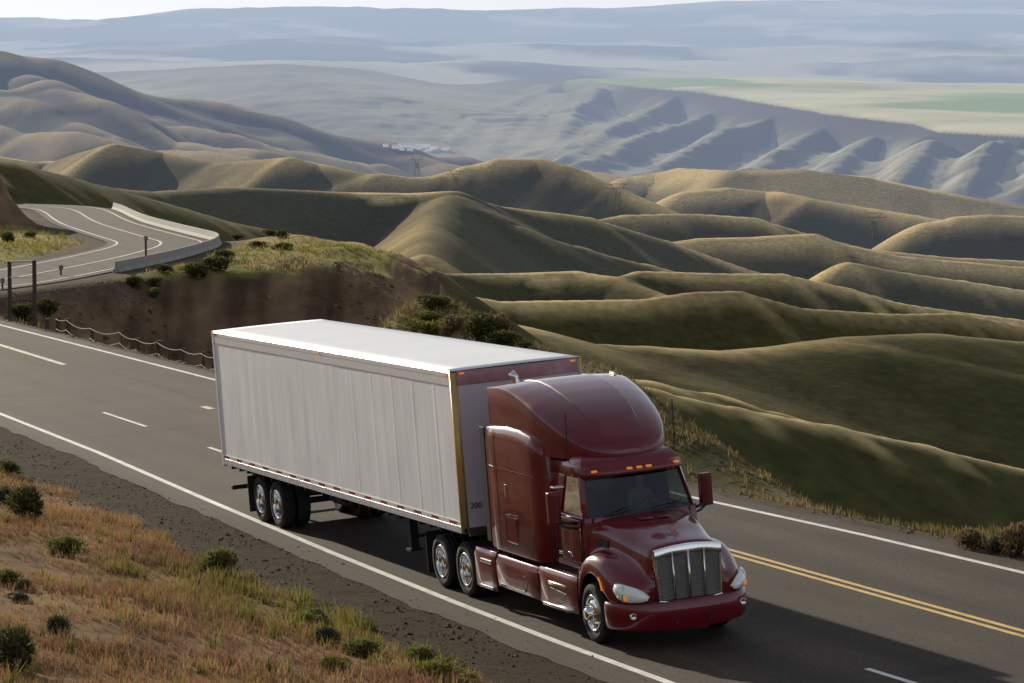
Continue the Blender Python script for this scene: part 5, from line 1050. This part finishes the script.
# ---- lattice pylons and their lines on the middle hills
PY = [(417,177,157,'faintest lattice pylon, furthest left on the hazy middle hills'), (456,194,171,'lattice pylon on the saddle above the lit knoll, second from left'), (618,214,184,'lattice pylon on the dark middle hillside, third from left'), (874,243,213,'lattice pylon at the right among low ridges')]
G, GD = ground_at([(p[0], p[1]) for p in PY]); PT = []
for (u, vb, vt, lab), g_, d_ in zip(PY, G, GD):
    H = (vb - vt) * d_ / FPX; e = empty('pylon', g_); tag(e, lab, 'pylon', 'pylons crossing the middle hills'); w0 = H * .16; rr_b = H * .0075
    lev = [0, .22, .42, .58, .72]; wd = [1, .74, .52, .40, .40]
    def cnr(l, w, k): sx, sy = [(-1, -1), (1, -1), (1, 1), (-1, 1)][k % 4]; return (sx * w0 * w, sy * w0 * w, l * H)
    for k in range(4): m = MB(); m.tube([cnr(l, w, k) for l, w in zip(lev, wd)] + [cnr(.86, .9, k)] , rr_b, 4); m.build('leg', M_STEEL, e)
    for i in range(4):
        for k in range(4): m = MB(); m.tube([cnr(lev[i], wd[i], k), cnr(lev[i + 1], wd[i + 1], k + 1)], rr_b * .7, 4); m.build('brace', M_STEEL, e)
    for l, ww in ((.86, 2.6), (1.0, 2.0)): m = MB(); m.tube([(-w0 * ww * _r[0], -w0 * ww * _r[1], l * H), (w0 * ww * _r[0], w0 * ww * _r[1], l * H)], rr_b * 1.1, 4); m.build('cross_arm', M_STEEL, e)
    for k in (-1, 1): m = MB(); m.tube([(k * w0 * .9 * _r[0], k * w0 * .9 * _r[1], .86 * H), (k * w0 * 1.6 * _r[0], k * w0 * 1.6 * _r[1], H)], rr_b, 4); m.build('strut', M_STEEL, e)
    PT.append([np.array(g_) + np.array([k * w0 * 2.4 * _r[0], k * w0 * 2.4 * _r[1], .84 * H]) for k in (-1, 0, 1)])
for a, b in zip(PT[:-1], PT[1:]):
    for k in range(3):
        m = MB(); L_ = np.linalg.norm(b[k] - a[k]); m.tube([a[k] * (1 - q) + b[k] * q - np.array([0, 0, .11 * min(L_, 260) * q * (1 - q)]) for q in np.linspace(0, 1, 13)], .035, 4, False)
        o = m.build('power_line', M_LINE); tag(o, 'thin power line sagging between the lattice pylons on the middle hills', 'power line', 'power lines between the pylons')
# ---- pale buildings of the far town in the valley
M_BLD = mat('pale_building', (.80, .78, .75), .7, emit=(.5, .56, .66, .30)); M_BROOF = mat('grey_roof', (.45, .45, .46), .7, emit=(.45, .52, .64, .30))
TB = [(396,148,8,2.6),(405,147,12,2.6),(415,148.5,9,3),(423,147.5,14,2.6),(434,149,8,2.4),(445,150,7,2.2),(386,146.5,5,2),(410,150.5,6,2.2),(429,151,7,2.2),(402,150,5,2)]
G, GD = ground_at([(t[0], t[1]) for t in TB])
for i, ((u, v, wp, hp), g_, d_) in enumerate(zip(TB, G, GD)):
    e = empty('town_building', g_); e.rotation_euler = (0, 0, math.atan2(_r[1], _r[0]) + .15 * math.sin(i * 2.3)); w_, h_ = wp * d_ / FPX, hp * d_ / FPX
    tag(e, 'tiny pale flat-roofed building in the hazy valley town', 'building', 'pale buildings of the valley town')
    m = MB(); m.box(-w_ / 2, w_ / 2, -w_ / 3, w_ / 3, -h_ * .5, h_); m.build('wall', M_BLD, e); m = MB(); m.box(-w_ / 2 - .5, w_ / 2 + .5, -w_ / 3 - .5, w_ / 3 + .5, h_ + .01, h_ + .9); m.build('roof', M_BROOF, e)
